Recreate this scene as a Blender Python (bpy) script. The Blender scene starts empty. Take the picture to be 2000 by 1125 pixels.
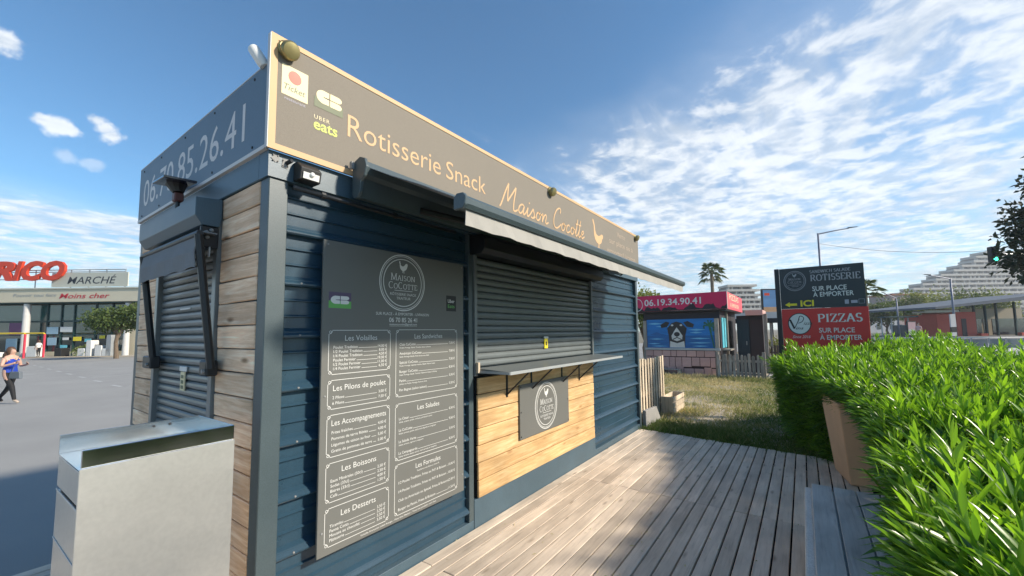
import bpy, bmesh, math, random
import numpy as np
from mathutils import Vector, Matrix
random.seed(7); rng = np.random.default_rng(7)
S = bpy.context.scene
COL = S.collection
R = math.radians

# ------------------------------------------------------------------ camera
cam_d = bpy.data.cameras.new('camera'); cam = bpy.data.objects.new('camera', cam_d); COL.objects.link(cam)
YAW, PITCH, ROLL = R(35.5508), R(4.5153), R(-0.7089)
fw = Vector((math.cos(YAW)*math.cos(PITCH), math.sin(YAW)*math.cos(PITCH), math.sin(PITCH)))
rt = fw.cross(Vector((0, 0, 1))).normalized(); up = rt.cross(fw)
rt, up = math.cos(ROLL)*rt + math.sin(ROLL)*up, -math.sin(ROLL)*rt + math.cos(ROLL)*up
cam.matrix_world = Matrix(((rt.x, up.x, -fw.x, -0.965), (rt.y, up.y, -fw.y, -2.289), (rt.z, up.z, -fw.z, 1.6), (0, 0, 0, 1)))
cam_d.sensor_width = 36; cam_d.lens = 14.243; cam_d.shift_y = 0.01226
cam_d.clip_start = 0.05; cam_d.clip_end = 6000
S.camera = cam

# ------------------------------------------------------------------ sun, sky, exposure
SUN_TRAVEL = Vector((-0.42, 1.0, -0.655)).normalized()
SUN_FROM = -SUN_TRAVEL
sd = bpy.data.lights.new('sun', 'SUN'); sun = bpy.data.objects.new('sun', sd); COL.objects.link(sun)
sd.energy = 2.35; sd.angle = R(4.5); sd.color = (1.0, 0.89, 0.74)
sun.rotation_euler = SUN_TRAVEL.to_track_quat('-Z', 'Y').to_euler()
sun.location = (6, -12, 12)
W = bpy.data.worlds.new('World'); S.world = W; W.use_nodes = True
S.view_settings.view_transform = 'Standard'; S.view_settings.look = 'None'
S.view_settings.exposure = 1.45; S.view_settings.gamma = 1.0; S.view_settings.use_curve_mapping = False

def build_sky():
    nt = W.node_tree; nt.nodes.clear(); N = nt.nodes.new; L = nt.links.new
    out = N('ShaderNodeOutputWorld'); bg = N('ShaderNodeBackground'); L(bg.outputs[0], out.inputs[0])
    sky = N('ShaderNodeTexSky'); sky.sky_type = 'NISHITA'; sky.sun_disc = False
    sky.sun_elevation = math.asin(SUN_FROM.z); sky.sun_rotation = math.atan2(SUN_FROM.x, SUN_FROM.y)
    sky.air_density = 1.0; sky.dust_density = 0.15; sky.ozone_density = 2.2; sky.altitude = 0
    tc = N('ShaderNodeTexCoord'); sep = N('ShaderNodeSeparateXYZ'); L(tc.outputs['Generated'], sep.inputs[0])
    def M(op, a, b=None, c=None):
        n = N('ShaderNodeMath'); n.operation = op
        for i, q in enumerate((a, b, c)):
            if q is None: continue
            if isinstance(q, (int, float)): n.inputs[i].default_value = q
            else: L(q, n.inputs[i])
        return n.outputs[0]
    def smooth(v, lo, hi):
        n = N('ShaderNodeMapRange'); n.interpolation_type = 'SMOOTHERSTEP'
        L(v, n.inputs[0]); n.inputs[1].default_value = lo; n.inputs[2].default_value = hi
        return n.outputs[0]
    zc = M('MAXIMUM', sep.outputs[2], 0.015); zc = M('ADD', zc, 0.035)
    px = M('DIVIDE', sep.outputs[0], zc); py = M('DIVIDE', sep.outputs[1], zc)
    cmb = N('ShaderNodeCombineXYZ'); L(px, cmb.inputs[0]); L(py, cmb.inputs[1])
    def noise(scale, detail, rough, dist, rot=0, sc=(1, 1, 1), off=(0, 0, 0)):
        mp = N('ShaderNodeMapping'); L(cmb.outputs[0], mp.inputs[0])
        mp.inputs['Rotation'].default_value[2] = rot; mp.inputs['Scale'].default_value = sc; mp.inputs['Location'].default_value = off
        n = N('ShaderNodeTexNoise'); L(mp.outputs[0], n.inputs['Vector'])
        n.inputs['Scale'].default_value = scale; n.inputs['Detail'].default_value = detail
        n.inputs['Roughness'].default_value = rough; n.inputs['Distortion'].default_value = dist
        return n.outputs[0]
    big = noise(0.75, 3, 0.5, 0.6, off=(3.1, 1.7, 0))
    flake = noise(5.6, 9, 0.58, 0.25, rot=0.5, sc=(1, 1.1, 1), off=(1.3, 4.2, 0))
    cirrus = noise(1.5, 8, 0.60, 0.9, rot=-0.95, sc=(0.55, 1.9, 1), off=(7.4, 2.2, 0))
    wob = M('MULTIPLY', M('SUBTRACT', big, 0.5), 1.5)
    # cloud field lying towards +X, its rim running from low over the kiosk to high on the right
    e1 = M('ADD', M('SUBTRACT', px, M('MULTIPLY', py, 0.50)), wob)
    m1 = smooth(e1, 0.95, 1.95)
    # second bank lying towards +Y
    e2 = M('ADD', M('SUBTRACT', py, M('MULTIPLY', px, 0.35)), wob)
    m2 = smooth(e2, 2.95, 4.0)
    mask = M('MAXIMUM', m1, m2)
    fl = smooth(M('ADD', flake, M('MULTIPLY', M('SUBTRACT', mask, 1.0), 0.42)), 0.38, 0.60)
    ci = M('MULTIPLY', smooth(M('ADD', cirrus, M('MULTIPLY', M('SUBTRACT', mask, 1.0), 0.30)), 0.35, 0.72), 0.80)
    dens = M('SUBTRACT', 1.0, M('MULTIPLY', M('MULTIPLY', M('SUBTRACT', 1.0, M('MULTIPLY', fl, 0.80)), M('SUBTRACT', 1.0, ci)), M('SUBTRACT', 1.0, M('MULTIPLY', mask, 0.30))))
    # a few lone fair-weather puffs
    for (cx, cy, cz, rad) in ((0.088, 0.938, 0.333, 0.022), (0.073, 0.938, 0.337, 0.015), (0.126, 0.925, 0.357, 0.015), (0.136, 0.927, 0.348, 0.017), (0.146, 0.929, 0.338, 0.016), (0.020, 0.905, 0.424, 0.022),
                              (0.095, 0.951, 0.292, 0.018), (0.125, 0.949, 0.288, 0.014), (-0.22, 0.87, 0.44, 0.05), (-0.5, 0.78, 0.38, 0.06), (-0.75, 0.5, 0.42, 0.05)):
        vm = N('ShaderNodeVectorMath'); vm.operation = 'SUBTRACT'; L(tc.outputs['Generated'], vm.inputs[0]); vm.inputs[1].default_value = (cx, cy, cz)
        vs = N('ShaderNodeVectorMath'); vs.operation = 'MULTIPLY'; L(vm.outputs[0], vs.inputs[0]); vs.inputs[1].default_value = (1, 1, 1.35)
        ln = N('ShaderNodeVectorMath'); ln.operation = 'LENGTH'; L(vs.outputs[0], ln.inputs[0])
        q = M('DIVIDE', ln.outputs['Value'], rad)
        nn = N('ShaderNodeTexNoise'); L(tc.outputs['Generated'], nn.inputs['Vector']); nn.inputs['Scale'].default_value = 26; nn.inputs['Detail'].default_value = 7; nn.inputs['Roughness'].default_value = 0.6
        q = M('ADD', q, M('MULTIPLY', M('SUBTRACT', nn.outputs[0], 0.5), 2.6))
        n = N('ShaderNodeMapRange'); n.interpolation_type = 'SMOOTHERSTEP'; L(q, n.inputs[0])
        n.inputs[1].default_value = 1.15; n.inputs[2].default_value = 0.35
        amp = 0.35 if cz < 0.3 else 0.95
        dens = M('MAXIMUM', dens, M('MULTIPLY', n.outputs[0], amp))
    dens = M('MULTIPLY', dens, 0.86)
    # cloud shading: thick parts slightly grey-blue
    shade = N('ShaderNodeMixRGB'); L(smooth(M('ADD', M('MULTIPLY', flake, -1.1), M('ADD', big, 0.62)), 0.30, 0.85), shade.inputs[0])
    shade.inputs[1].default_value = (3.30, 3.36, 3.40, 1); shade.inputs[2].default_value = (2.0, 2.22, 2.45, 1)
    tint = N('ShaderNodeMixRGB'); tint.blend_type = 'MULTIPLY'; tint.inputs[0].default_value = 1
    L(sky.outputs[0], tint.inputs[1]); tint.inputs[2].default_value = (0.315, 0.455, 0.505, 1)
    mix = N('ShaderNodeMixRGB'); L(dens, mix.inputs[0]); L(tint.outputs[0], mix.inputs[1]); L(shade.outputs[0], mix.inputs[2])
    L(mix.outputs[0], bg.inputs[0]); bg.inputs[1].default_value = 0.13
build_sky()

# ------------------------------------------------------------------ materials
MATS = {}
def nodes_of(name):
    m = bpy.data.materials.new(name); m.use_nodes = True; nt = m.node_tree
    b = nt.nodes['Principled BSDF']; MATS[name] = m
    return m, nt, b
def mk(name, col, rough=0.6, metal=0.0, var=0.12, vs=6.0, bump=0.0, bs=80.0, spec=0.5, rnd=0.0, sc=(1, 1, 1), speck=0.0, coat=0.0, trans=0.0):
    m, nt, b = nodes_of(name); N = nt.nodes.new; L = nt.links.new
    tc = N('ShaderNodeTexCoord'); mp = N('ShaderNodeMapping'); L(tc.outputs['Object'], mp.inputs[0]); mp.inputs['Scale'].default_value = sc
    n1 = N('ShaderNodeTexNoise'); L(mp.outputs[0], n1.inputs['Vector']); n1.inputs['Scale'].default_value = vs; n1.inputs['Detail'].default_value = 6; n1.inputs['Roughness'].default_value = 0.62
    mx = N('ShaderNodeMixRGB'); L(n1.outputs[0], mx.inputs[0])
    lo = [max(0, c*(1-var*1.6)) for c in col]; hi = [min(1, c*(1+var*1.6)) for c in col]
    mx.inputs[1].default_value = (*lo, 1); mx.inputs[2].default_value = (*hi, 1)
    cur = mx.outputs[0]
    if speck:
        n3 = N('ShaderNodeTexNoise'); L(mp.outputs[0], n3.inputs['Vector']); n3.inputs['Scale'].default_value = bs*1.5; n3.inputs['Detail'].default_value = 3
        r3 = N('ShaderNodeMapRange'); L(n3.outputs[0], r3.inputs[0]); r3.inputs[1].default_value = 0.35; r3.inputs[2].default_value = 0.65; r3.inputs[3].default_value = 1-speck; r3.inputs[4].default_value = 1+speck
        m3 = N('ShaderNodeMixRGB'); m3.blend_type = 'MULTIPLY'; m3.inputs[0].default_value = 1; L(cur, m3.inputs[1]); L(r3.outputs[0], m3.inputs[2]); cur = m3.outputs[0]
    if rnd:
        oi = N('ShaderNodeObjectInfo'); rr = N('ShaderNodeMapRange'); L(oi.outputs['Random'], rr.inputs[0]); rr.inputs[3].default_value = 1-rnd; rr.inputs[4].default_value = 1+rnd
        m4 = N('ShaderNodeMixRGB'); m4.blend_type = 'MULTIPLY'; m4.inputs[0].default_value = 1; L(cur, m4.inputs[1]); L(rr.outputs[0], m4.inputs[2]); cur = m4.outputs[0]
    L(cur, b.inputs['Base Color'])
    rm = N('ShaderNodeMapRange'); L(n1.outputs[0], rm.inputs[0]); rm.inputs[3].default_value = max(0.02, rough-0.1); rm.inputs[4].default_value = min(1, rough+0.1); L(rm.outputs[0], b.inputs['Roughness'])
    b.inputs['Metallic'].default_value = metal; b.inputs['Specular IOR Level'].default_value = spec
    if coat: b.inputs['Coat Weight'].default_value = coat
    if bump:
        n2 = N('ShaderNodeTexNoise'); L(mp.outputs[0], n2.inputs['Vector']); n2.inputs['Scale'].default_value = bs; n2.inputs['Detail'].default_value = 5
        bp = N('ShaderNodeBump'); L(n2.outputs[0], bp.inputs['Height']); bp.inputs['Strength'].default_value = bump; bp.inputs['Distance'].default_value = 0.01; L(bp.outputs[0], b.inputs['Normal'])
    return m
def wood(name, c1, c2, dark, rough=0.75, axis='X', knots=1.0, rnd=0.18, grain=1.0, bump=0.35):
    """grain runs along the object's local axis; every board takes its own piece of the pattern"""
    m, nt, b = nodes_of(name); N = nt.nodes.new; L = nt.links.new
    tc = N('ShaderNodeTexCoord'); oi = N('ShaderNodeObjectInfo')
    ad = N('ShaderNodeVectorMath'); ad.operation = 'MULTIPLY_ADD'; L(oi.outputs['Random'], ad.inputs[0]); ad.inputs[1].default_value = (37, 21, 53); L(tc.outputs['Object'], ad.inputs[2])
    def mapping(a, c):
        mp = N('ShaderNodeMapping'); L(ad.outputs[0], mp.inputs[0]); mp.inputs['Scale'].default_value = (a, c, c) if axis == 'X' else ((c, a, c) if axis == 'Y' else (c, c, a)); return mp.outputs[0]
    n1 = N('ShaderNodeTexNoise'); L(mapping(1.6*grain, 26*grain), n1.inputs['Vector']); n1.inputs['Scale'].default_value = 1.6; n1.inputs['Detail'].default_value = 7; n1.inputs['Roughness'].default_value = 0.65; n1.inputs['Distortion'].default_value = 0.6
    n2 = N('ShaderNodeTexNoise'); L(mapping(1.5, 3.5), n2.inputs['Vector']); n2.inputs['Scale'].default_value = 1.4; n2.inputs['Detail'].default_value = 4
    cr = N('ShaderNodeValToRGB'); L(n1.outputs[0], cr.inputs[0]); e = cr.color_ramp.elements
    e[0].position = 0.30; e[0].color = (*[q*0.78 for q in c1], 1); e[1].position = 0.68; e[1].color = (*c2, 1); k = cr.color_ramp.elements.new(0.47); k.color = (*c1, 1)
    mx = N('ShaderNodeMixRGB'); mx.blend_type = 'MULTIPLY'; mx.inputs[0].default_value = 0.8; L(cr.outputs[0], mx.inputs[1])
    r2 = N('ShaderNodeMapRange'); L(n2.outputs[0], r2.inputs[0]); r2.inputs[1].default_value = 0.3; r2.inputs[2].default_value = 0.7; r2.inputs[3].default_value = 0.68; r2.inputs[4].default_value = 1.22; L(r2.outputs[0], mx.inputs[2])
    vo = N('ShaderNodeTexVoronoi'); L(mapping(2.6, 9.0), vo.inputs['Vector']); vo.inputs['Scale'].default_value = 1.0
    rk = N('ShaderNodeMapRange'); L(vo.outputs['Distance'], rk.inputs[0]); rk.inputs[1].default_value = 0.05; rk.inputs[2].default_value = 0.17; rk.inputs[3].default_value = 0.85*knots; rk.inputs[4].default_value = 0
    mk_ = N('ShaderNodeMixRGB'); L(rk.outputs[0], mk_.inputs[0]); L(mx.outputs[0], mk_.inputs[1]); mk_.inputs[2].default_value = (*dark, 1)
    rr = N('ShaderNodeMapRange'); L(oi.outputs['Random'], rr.inputs[0]); rr.inputs[3].default_value = 1-rnd; rr.inputs[4].default_value = 1+rnd
    m4 = N('ShaderNodeMixRGB'); m4.blend_type = 'MULTIPLY'; m4.inputs[0].default_value = 1; L(mk_.outputs[0], m4.inputs[1]); L(rr.outputs[0], m4.inputs[2])
    L(m4.outputs[0], b.inputs['Base Color']); b.inputs['Roughness'].default_value = rough; b.inputs['Specular IOR Level'].default_value = 0.3
    bp = N('ShaderNodeBump'); L(n1.outputs[0], bp.inputs['Height']); bp.inputs['Strength'].default_value = bump; bp.inputs['Distance'].default_value = 0.006; L(bp.outputs[0], b.inputs['Normal'])
    return m
def leafmat(name, c1, c2, rough=0.42, transl=0.4, tcol=None):
    """two greens spread by a per-leaf attribute; light passes through the blade"""
    m, nt, b = nodes_of(name); N = nt.nodes.new; L = nt.links.new
    at = N('ShaderNodeAttribute'); at.attribute_name = 'tone'
    cr = N('ShaderNodeMixRGB'); L(at.outputs['Fac'], cr.inputs[0]); cr.inputs[1].default_value = (*c1, 1); cr.inputs[2].default_value = (*c2, 1)
    L(cr.outputs[0], b.inputs['Base Color']); b.inputs['Roughness'].default_value = rough; b.inputs['Specular IOR Level'].default_value = 0.45
    tr = N('ShaderNodeBsdfTranslucent'); g = N('ShaderNodeMixRGB'); g.blend_type = 'MULTIPLY'; g.inputs[0].default_value = 1; L(cr.outputs[0], g.inputs[1]); g.inputs[2].default_value = (*(tcol or (1.7, 1.55, 0.6)), 1); L(g.outputs[0], tr.inputs['Color'])
    ms = N('ShaderNodeMixShader'); ms.inputs[0].default_value = transl; L(b.outputs[0], ms.inputs[1]); L(tr.outputs[0], ms.inputs[2])
    L(ms.outputs[0], nt.nodes['Material Output'].inputs[0])
    return m
def glassmat(name, col, rough=0.06, spec=0.9):
    m, nt, b = nodes_of(name)
    b.inputs['Base Color'].default_value = (*col, 1); b.inputs['Roughness'].default_value = rough; b.inputs['Specular IOR Level'].default_value = spec; b.inputs['Coat Weight'].default_value = 0.5
    return m

mk('anthracite', (0.060, 0.105, 0.138), 0.42, 0, 0.18, 3, 0.04, 140, 0.55, speck=0.10)
mk('anthracite_post', (0.062, 0.088, 0.098), 0.40, 0, 0.10, 3, 0.04, 140, 0.5, speck=0.12)
mk('cladding', (0.026, 0.062, 0.095), 0.30, 0, 0.18, 2.5, 0.03, 120, 0.5, speck=0.10)
mk('shutter_grey', (0.150, 0.168, 0.170), 0.33, 0, 0.10, 3, 0.02, 120, 0.5, rnd=0.05)
mk('black_metal', (0.012, 0.014, 0.017), 0.42, 0, 0.1, 5)
mk('black_plastic', (0.018, 0.018, 0.018), 0.5, 0, 0.1, 5)
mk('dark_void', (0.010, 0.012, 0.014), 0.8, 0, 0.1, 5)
mk('fascia_grey', (0.225, 0.200, 0.165), 0.72, 0, 0.07, 1.5, 0.12, 350, 0.25, speck=0.12)
mk('fascia_blue', (0.115, 0.165, 0.215), 0.50, 0, 0.05, 2, 0, 80, 0.5, speck=0.04)
mk('beige', (0.60, 0.385, 0.20), 0.6, 0, 0.06, 4)
mk('beige_faded', (0.42, 0.33, 0.25), 0.65, 0, 0.1, 6)
mk('trim_white', (0.58, 0.57, 0.55), 0.5, 0, 0.08, 4); mk('edge_light', (0.36, 0.38, 0.38), 0.45, 0, 0.08, 4)
mk('menu_grey', (0.150, 0.152, 0.140), 0.55, 0, 0.05, 2, 0, 80, 0.35)
mk('print_white', (0.70, 0.70, 0.67), 0.55, 0, 0.03, 4)
mk('number_pale', (0.66, 0.62, 0.60), 0.55, 0, 0.05, 4)
mk('print_lilac', (0.42, 0.40, 0.47), 0.55, 0, 0.05, 4)
mk('print_yellow', (0.85, 0.68, 0.03), 0.55, 0, 0.05, 4)
mk('print_green', (0.13, 0.42, 0.10), 0.55, 0, 0.05, 4)
mk('print_lime', (0.50, 0.58, 0.10), 0.55, 0, 0.05, 4)
mk('print_purple', (0.10, 0.07, 0.13), 0.55, 0, 0.05, 4)
mk('print_black', (0.02, 0.02, 0.022), 0.55, 0, 0.05, 4)
mk('print_cream', (0.78, 0.68, 0.42), 0.6, 0, 0.05, 4)
mk('print_red', (0.62, 0.10, 0.06), 0.5, 0, 0.08, 6)
mk('print_olive', (0.15, 0.17, 0.10), 0.6, 0, 0.12, 8)
mk('brass', (0.30, 0.26, 0.12), 0.38, 0.6, 0.15, 12)
mk('zinc', (0.26, 0.26, 0.255), 0.65, 0.0, 0.2, 60)
mk('steel_brushed', (0.66, 0.65, 0.61), 0.36, 0.75, 0.07, 2.0, 0.02, 40, 0.5, speck=0.03, sc=(1, 1, 1))
mk('steel_bright', (0.72, 0.74, 0.74), 0.10, 1.0, 0.05, 3)
mk('cctv_white', (0.75, 0.75, 0.72), 0.4, 0, 0.05, 4)
mk('fabric_grey', (0.20, 0.215, 0.23), 0.85, 0, 0.08, 6, 0.1, 400, 0.2)
mk('valance', (0.40, 0.385, 0.355), 0.8, 0, 0.08, 5, 0.1, 300, 0.2)
mk('lens', (0.75, 0.75, 0.72), 0.2, 0, 0.05, 5, spec=0.8)
mk('solar_cell', (0.010, 0.014, 0.035), 0.15, 0, 0.1, 5, spec=0.8)
mk('red_plastic', (0.10, 0.035, 0.03), 0.5, 0, 0.1, 5)
wood('board_grey', (0.78, 0.53, 0.345), (0.94, 0.75, 0.56), (0.20, 0.11, 0.055), axis='Y', rnd=0.14)
wood('board_gold', (0.57, 0.36, 0.165), (0.72, 0.52, 0.28), (0.30, 0.14, 0.05), axis='X', rnd=0.12)
wood('deck_wood', (0.66, 0.55, 0.435), (0.72, 0.61, 0.49), (0.24, 0.18, 0.125), axis='X', rnd=0.15, knots=0.75, bump=0.25)
wood('bench_wood', (0.60, 0.56, 0.51), (0.68, 0.64, 0.585), (0.17, 0.155, 0.14), axis='X', rnd=0.10, knots=0.4, bump=0.6)
wood('pallet_wood', (0.58, 0.47, 0.34), (0.70, 0.60, 0.46), (0.25, 0.17, 0.10), axis='Z', rnd=0.14, knots=0.4)
wood('fence_wood', (0.30, 0.265, 0.225), (0.44, 0.39, 0.34), (0.10, 0.08, 0.06), axis='Z', rnd=0.22, knots=0.5)
wood('dark_fence_wood', (0.12, 0.09, 0.07), (0.18, 0.14, 0.11), (0.05, 0.04, 0.03), axis='Z', rnd=0.2, knots=0.4)
mk('concrete', (0.68, 0.66, 0.61), 0.85, 0, 0.15, 5, 0.4, 90, 0.3, speck=0.12)
mk('slab_concrete', (0.34, 0.33, 0.31), 0.85, 0, 0.15, 5, 0.3, 90, 0.3, speck=0.1)
mk('terracotta', (0.68, 0.46, 0.29), 0.75, 0, 0.12, 3, 0.1, 60, 0.3)
mk('asphalt', (0.31, 0.305, 0.29), 0.88, 0, 0.14, 0.5, 0.5, 120, 0.3, speck=0.28)
mk('road_asphalt', (0.16, 0.158, 0.155), 0.88, 0, 0.10, 0.4, 0.3, 60, 0.3, speck=0.15)
mk('paint_white', (0.46, 0.46, 0.45), 0.75, 0, 0.15, 3, speck=0.1)
mk('far_ground', (0.22, 0.20, 0.15), 0.95, 0, 0.25, 0.03, 0, 80, 0.2)
mk('soil', (0.42, 0.36, 0.27), 0.95, 0, 0.30, 1.4, 0.6, 30, 0.2, speck=0.25)
mk('hill_green', (0.075, 0.095, 0.050), 0.95, 0, 0.35, 0.03, 0, 80, 0.2)
mk('bark', (0.16, 0.12, 0.085), 0.9, 0, 0.25, 6, 0.8, 40, 0.2)
mk('palm_bark', (0.22, 0.175, 0.13), 0.9, 0, 0.25, 6, 0.8, 20, 0.2)
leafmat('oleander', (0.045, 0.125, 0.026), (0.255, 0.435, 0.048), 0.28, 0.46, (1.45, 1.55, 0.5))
leafmat('grass_blade', (0.11, 0.19, 0.035), (0.62, 0.53, 0.30), 0.6, 0.25, (1.3, 1.25, 0.8))
leafmat('tree_leaf', (0.050, 0.085, 0.022), (0.125, 0.170, 0.040), 0.55, 0.25)
leafmat('dark_leaf', (0.018, 0.030, 0.012), (0.045, 0.062, 0.020), 0.6, 0.12)
leafmat('light_leaf', (0.10, 0.145, 0.035), (0.24, 0.27, 0.07), 0.55, 0.25)
leafmat('palm_leaf', (0.045, 0.075, 0.022), (0.11, 0.14, 0.045), 0.5, 0.2)

# ------------------------------------------------------------------ object helpers
def link(name, me, parent=None, loc=(0, 0, 0), rot=(0, 0, 0), scale=(1, 1, 1)):
    o = bpy.data.objects.new(name, me); COL.objects.link(o)
    o.location = loc; o.rotation_euler = rot; o.scale = scale
    if parent: o.parent = parent
    return o
def tag(o, label, cat, group=None):
    o['label'] = label; o['category'] = cat
    if group: o['group'] = group
    return o
def thing(name, label, cat, loc=(0, 0, 0), rz=0.0, group=None):
    o = link(name, None, None, loc, (0, 0, rz)); o.empty_display_size = 0.2
    return tag(o, label, cat, group)
def struct(o): o['kind'] = 'structure'; return o
def stuff(o): o['kind'] = 'stuff'; return o

class MB:
    def __init__(s): s.v = []; s.f = []
    def add(s, vs, fs):
        k = len(s.v); s.v += [tuple(q) for q in vs]; s.f += [tuple(i+k for i in f) for f in fs]; return s
    def box(s, x0, x1, y0, y1, z0, z1):
        return s.add([(x0, y0, z0), (x1, y0, z0), (x1, y1, z0), (x0, y1, z0), (x0, y0, z1), (x1, y0, z1), (x1, y1, z1), (x0, y1, z1)],
                     [(0, 3, 2, 1), (4, 5, 6, 7), (0, 1, 5, 4), (1, 2, 6, 5), (2, 3, 7, 6), (3, 0, 4, 7)])
    def prism(s, prof, a, b, axis='X'):
        """closed profile of 2-D points swept from a to b along an axis (X: (y,z), Y: (x,z), Z: (x,y))"""
        n = len(prof)
        def P(t, q): return (t, q[0], q[1]) if axis == 'X' else ((q[0], t, q[1]) if axis == 'Y' else (q[0], q[1], t))
        vs = [P(a, q) for q in prof]+[P(b, q) for q in prof]
        fs = [(i, (i+1) % n, n+(i+1) % n, n+i) for i in range(n)]+[tuple(range(n))[::-1], tuple(range(n, 2*n))]
        return s.add(vs, fs)
    def tube(s, pts, r, n=8, cap=True):
        pts = [Vector(p) for p in pts]; rs = r if isinstance(r, (list, tuple)) else [r]*len(pts)
        vs = []; prev = None
        for i, p in enumerate(pts):
            d = (pts[min(i+1, len(pts)-1)]-pts[max(i-1, 0)]).normalized()
            a = d.cross(Vector((0, 0, 1))) if abs(d.z) < 0.95 else d.cross(Vector((1, 0, 0)))
            if prev is not None:
                a = prev-d*prev.dot(d)
            a.normalize(); prev = a; b = d.cross(a)
            for k in range(n):
                t = 2*math.pi*k/n; vs.append(p+(a*math.cos(t)+b*math.sin(t))*rs[i])
        m = len(pts)
        fs = [(i*n+k, i*n+(k+1) % n, (i+1)*n+(k+1) % n, (i+1)*n+k) for i in range(m-1) for k in range(n)]
        if cap: fs += [tuple(range(n))[::-1], tuple(range((m-1)*n, m*n))]
        return s.add(vs, fs)
    def lathe(s, prof, n=20, c=(0, 0, 0), axis='Z'):
        """profile of (radius, height) turned about an axis"""
        vs = []
        for (r, h) in prof:
            for k in range(n):
                t = 2*math.pi*k/n; x, y = r*math.cos(t), r*math.sin(t)
                q = (x, y, h) if axis == 'Z' else ((x, h, y) if axis == 'Y' else (h, x, y))
                vs.append((q[0]+c[0], q[1]+c[1], q[2]+c[2]))
        m = len(prof)
        fs = [(i*n+k, i*n+(k+1) % n, (i+1)*n+(k+1) % n, (i+1)*n+k) for i in range(m-1) for k in range(n)]
        fs += [tuple(range(n))[::-1], tuple(range((m-1)*n, m*n))]
        return s.add(vs, fs)
    def mesh(s, name, mat, bev=0.0, seg=1, smooth=False):
        me = bpy.data.meshes.new(name); me.from_pydata(s.v, [], s.f)
        bm = bmesh.new(); bm.from_mesh(me); bmesh.ops.recalc_face_normals(bm, faces=bm.faces)
        if bev: bmesh.ops.bevel(bm, geom=list(bm.edges), offset=bev, segments=seg, affect='EDGES', profile=0.5)
        bm.to_mesh(me); bm.free()
        if smooth:
            me.shade_smooth()
        if mat: me.materials.append(MATS[mat])
        return me
    def build(s, name, mat, parent=None, bev=0.0, seg=1, smooth=False, loc=(0, 0, 0), rot=(0, 0, 0)):
        return link(name, s.mesh(name, mat, bev, seg, smooth), parent, loc, rot)
def boxo(name, mat, parent, x0, x1, y0, y1, z0, z1, bev=0.0, seg=1):
    """a box whose origin lies at its centre, so grain and noise sit well on it"""
    c = ((x0+x1)/2, (y0+y1)/2, (z0+z1)/2); hx, hy, hz = abs(x1-x0)/2, abs(y1-y0)/2, abs(z1-z0)/2
    return MB().box(-hx, hx, -hy, hy, -hz, hz).build(name, mat, parent, bev, seg, loc=c)
def smooth_by_angle(o, a=40):
    o.data.shade_smooth()
    try: o.data.set_sharp_from_angle(angle=R(a))
    except Exception: pass
    return o

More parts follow.
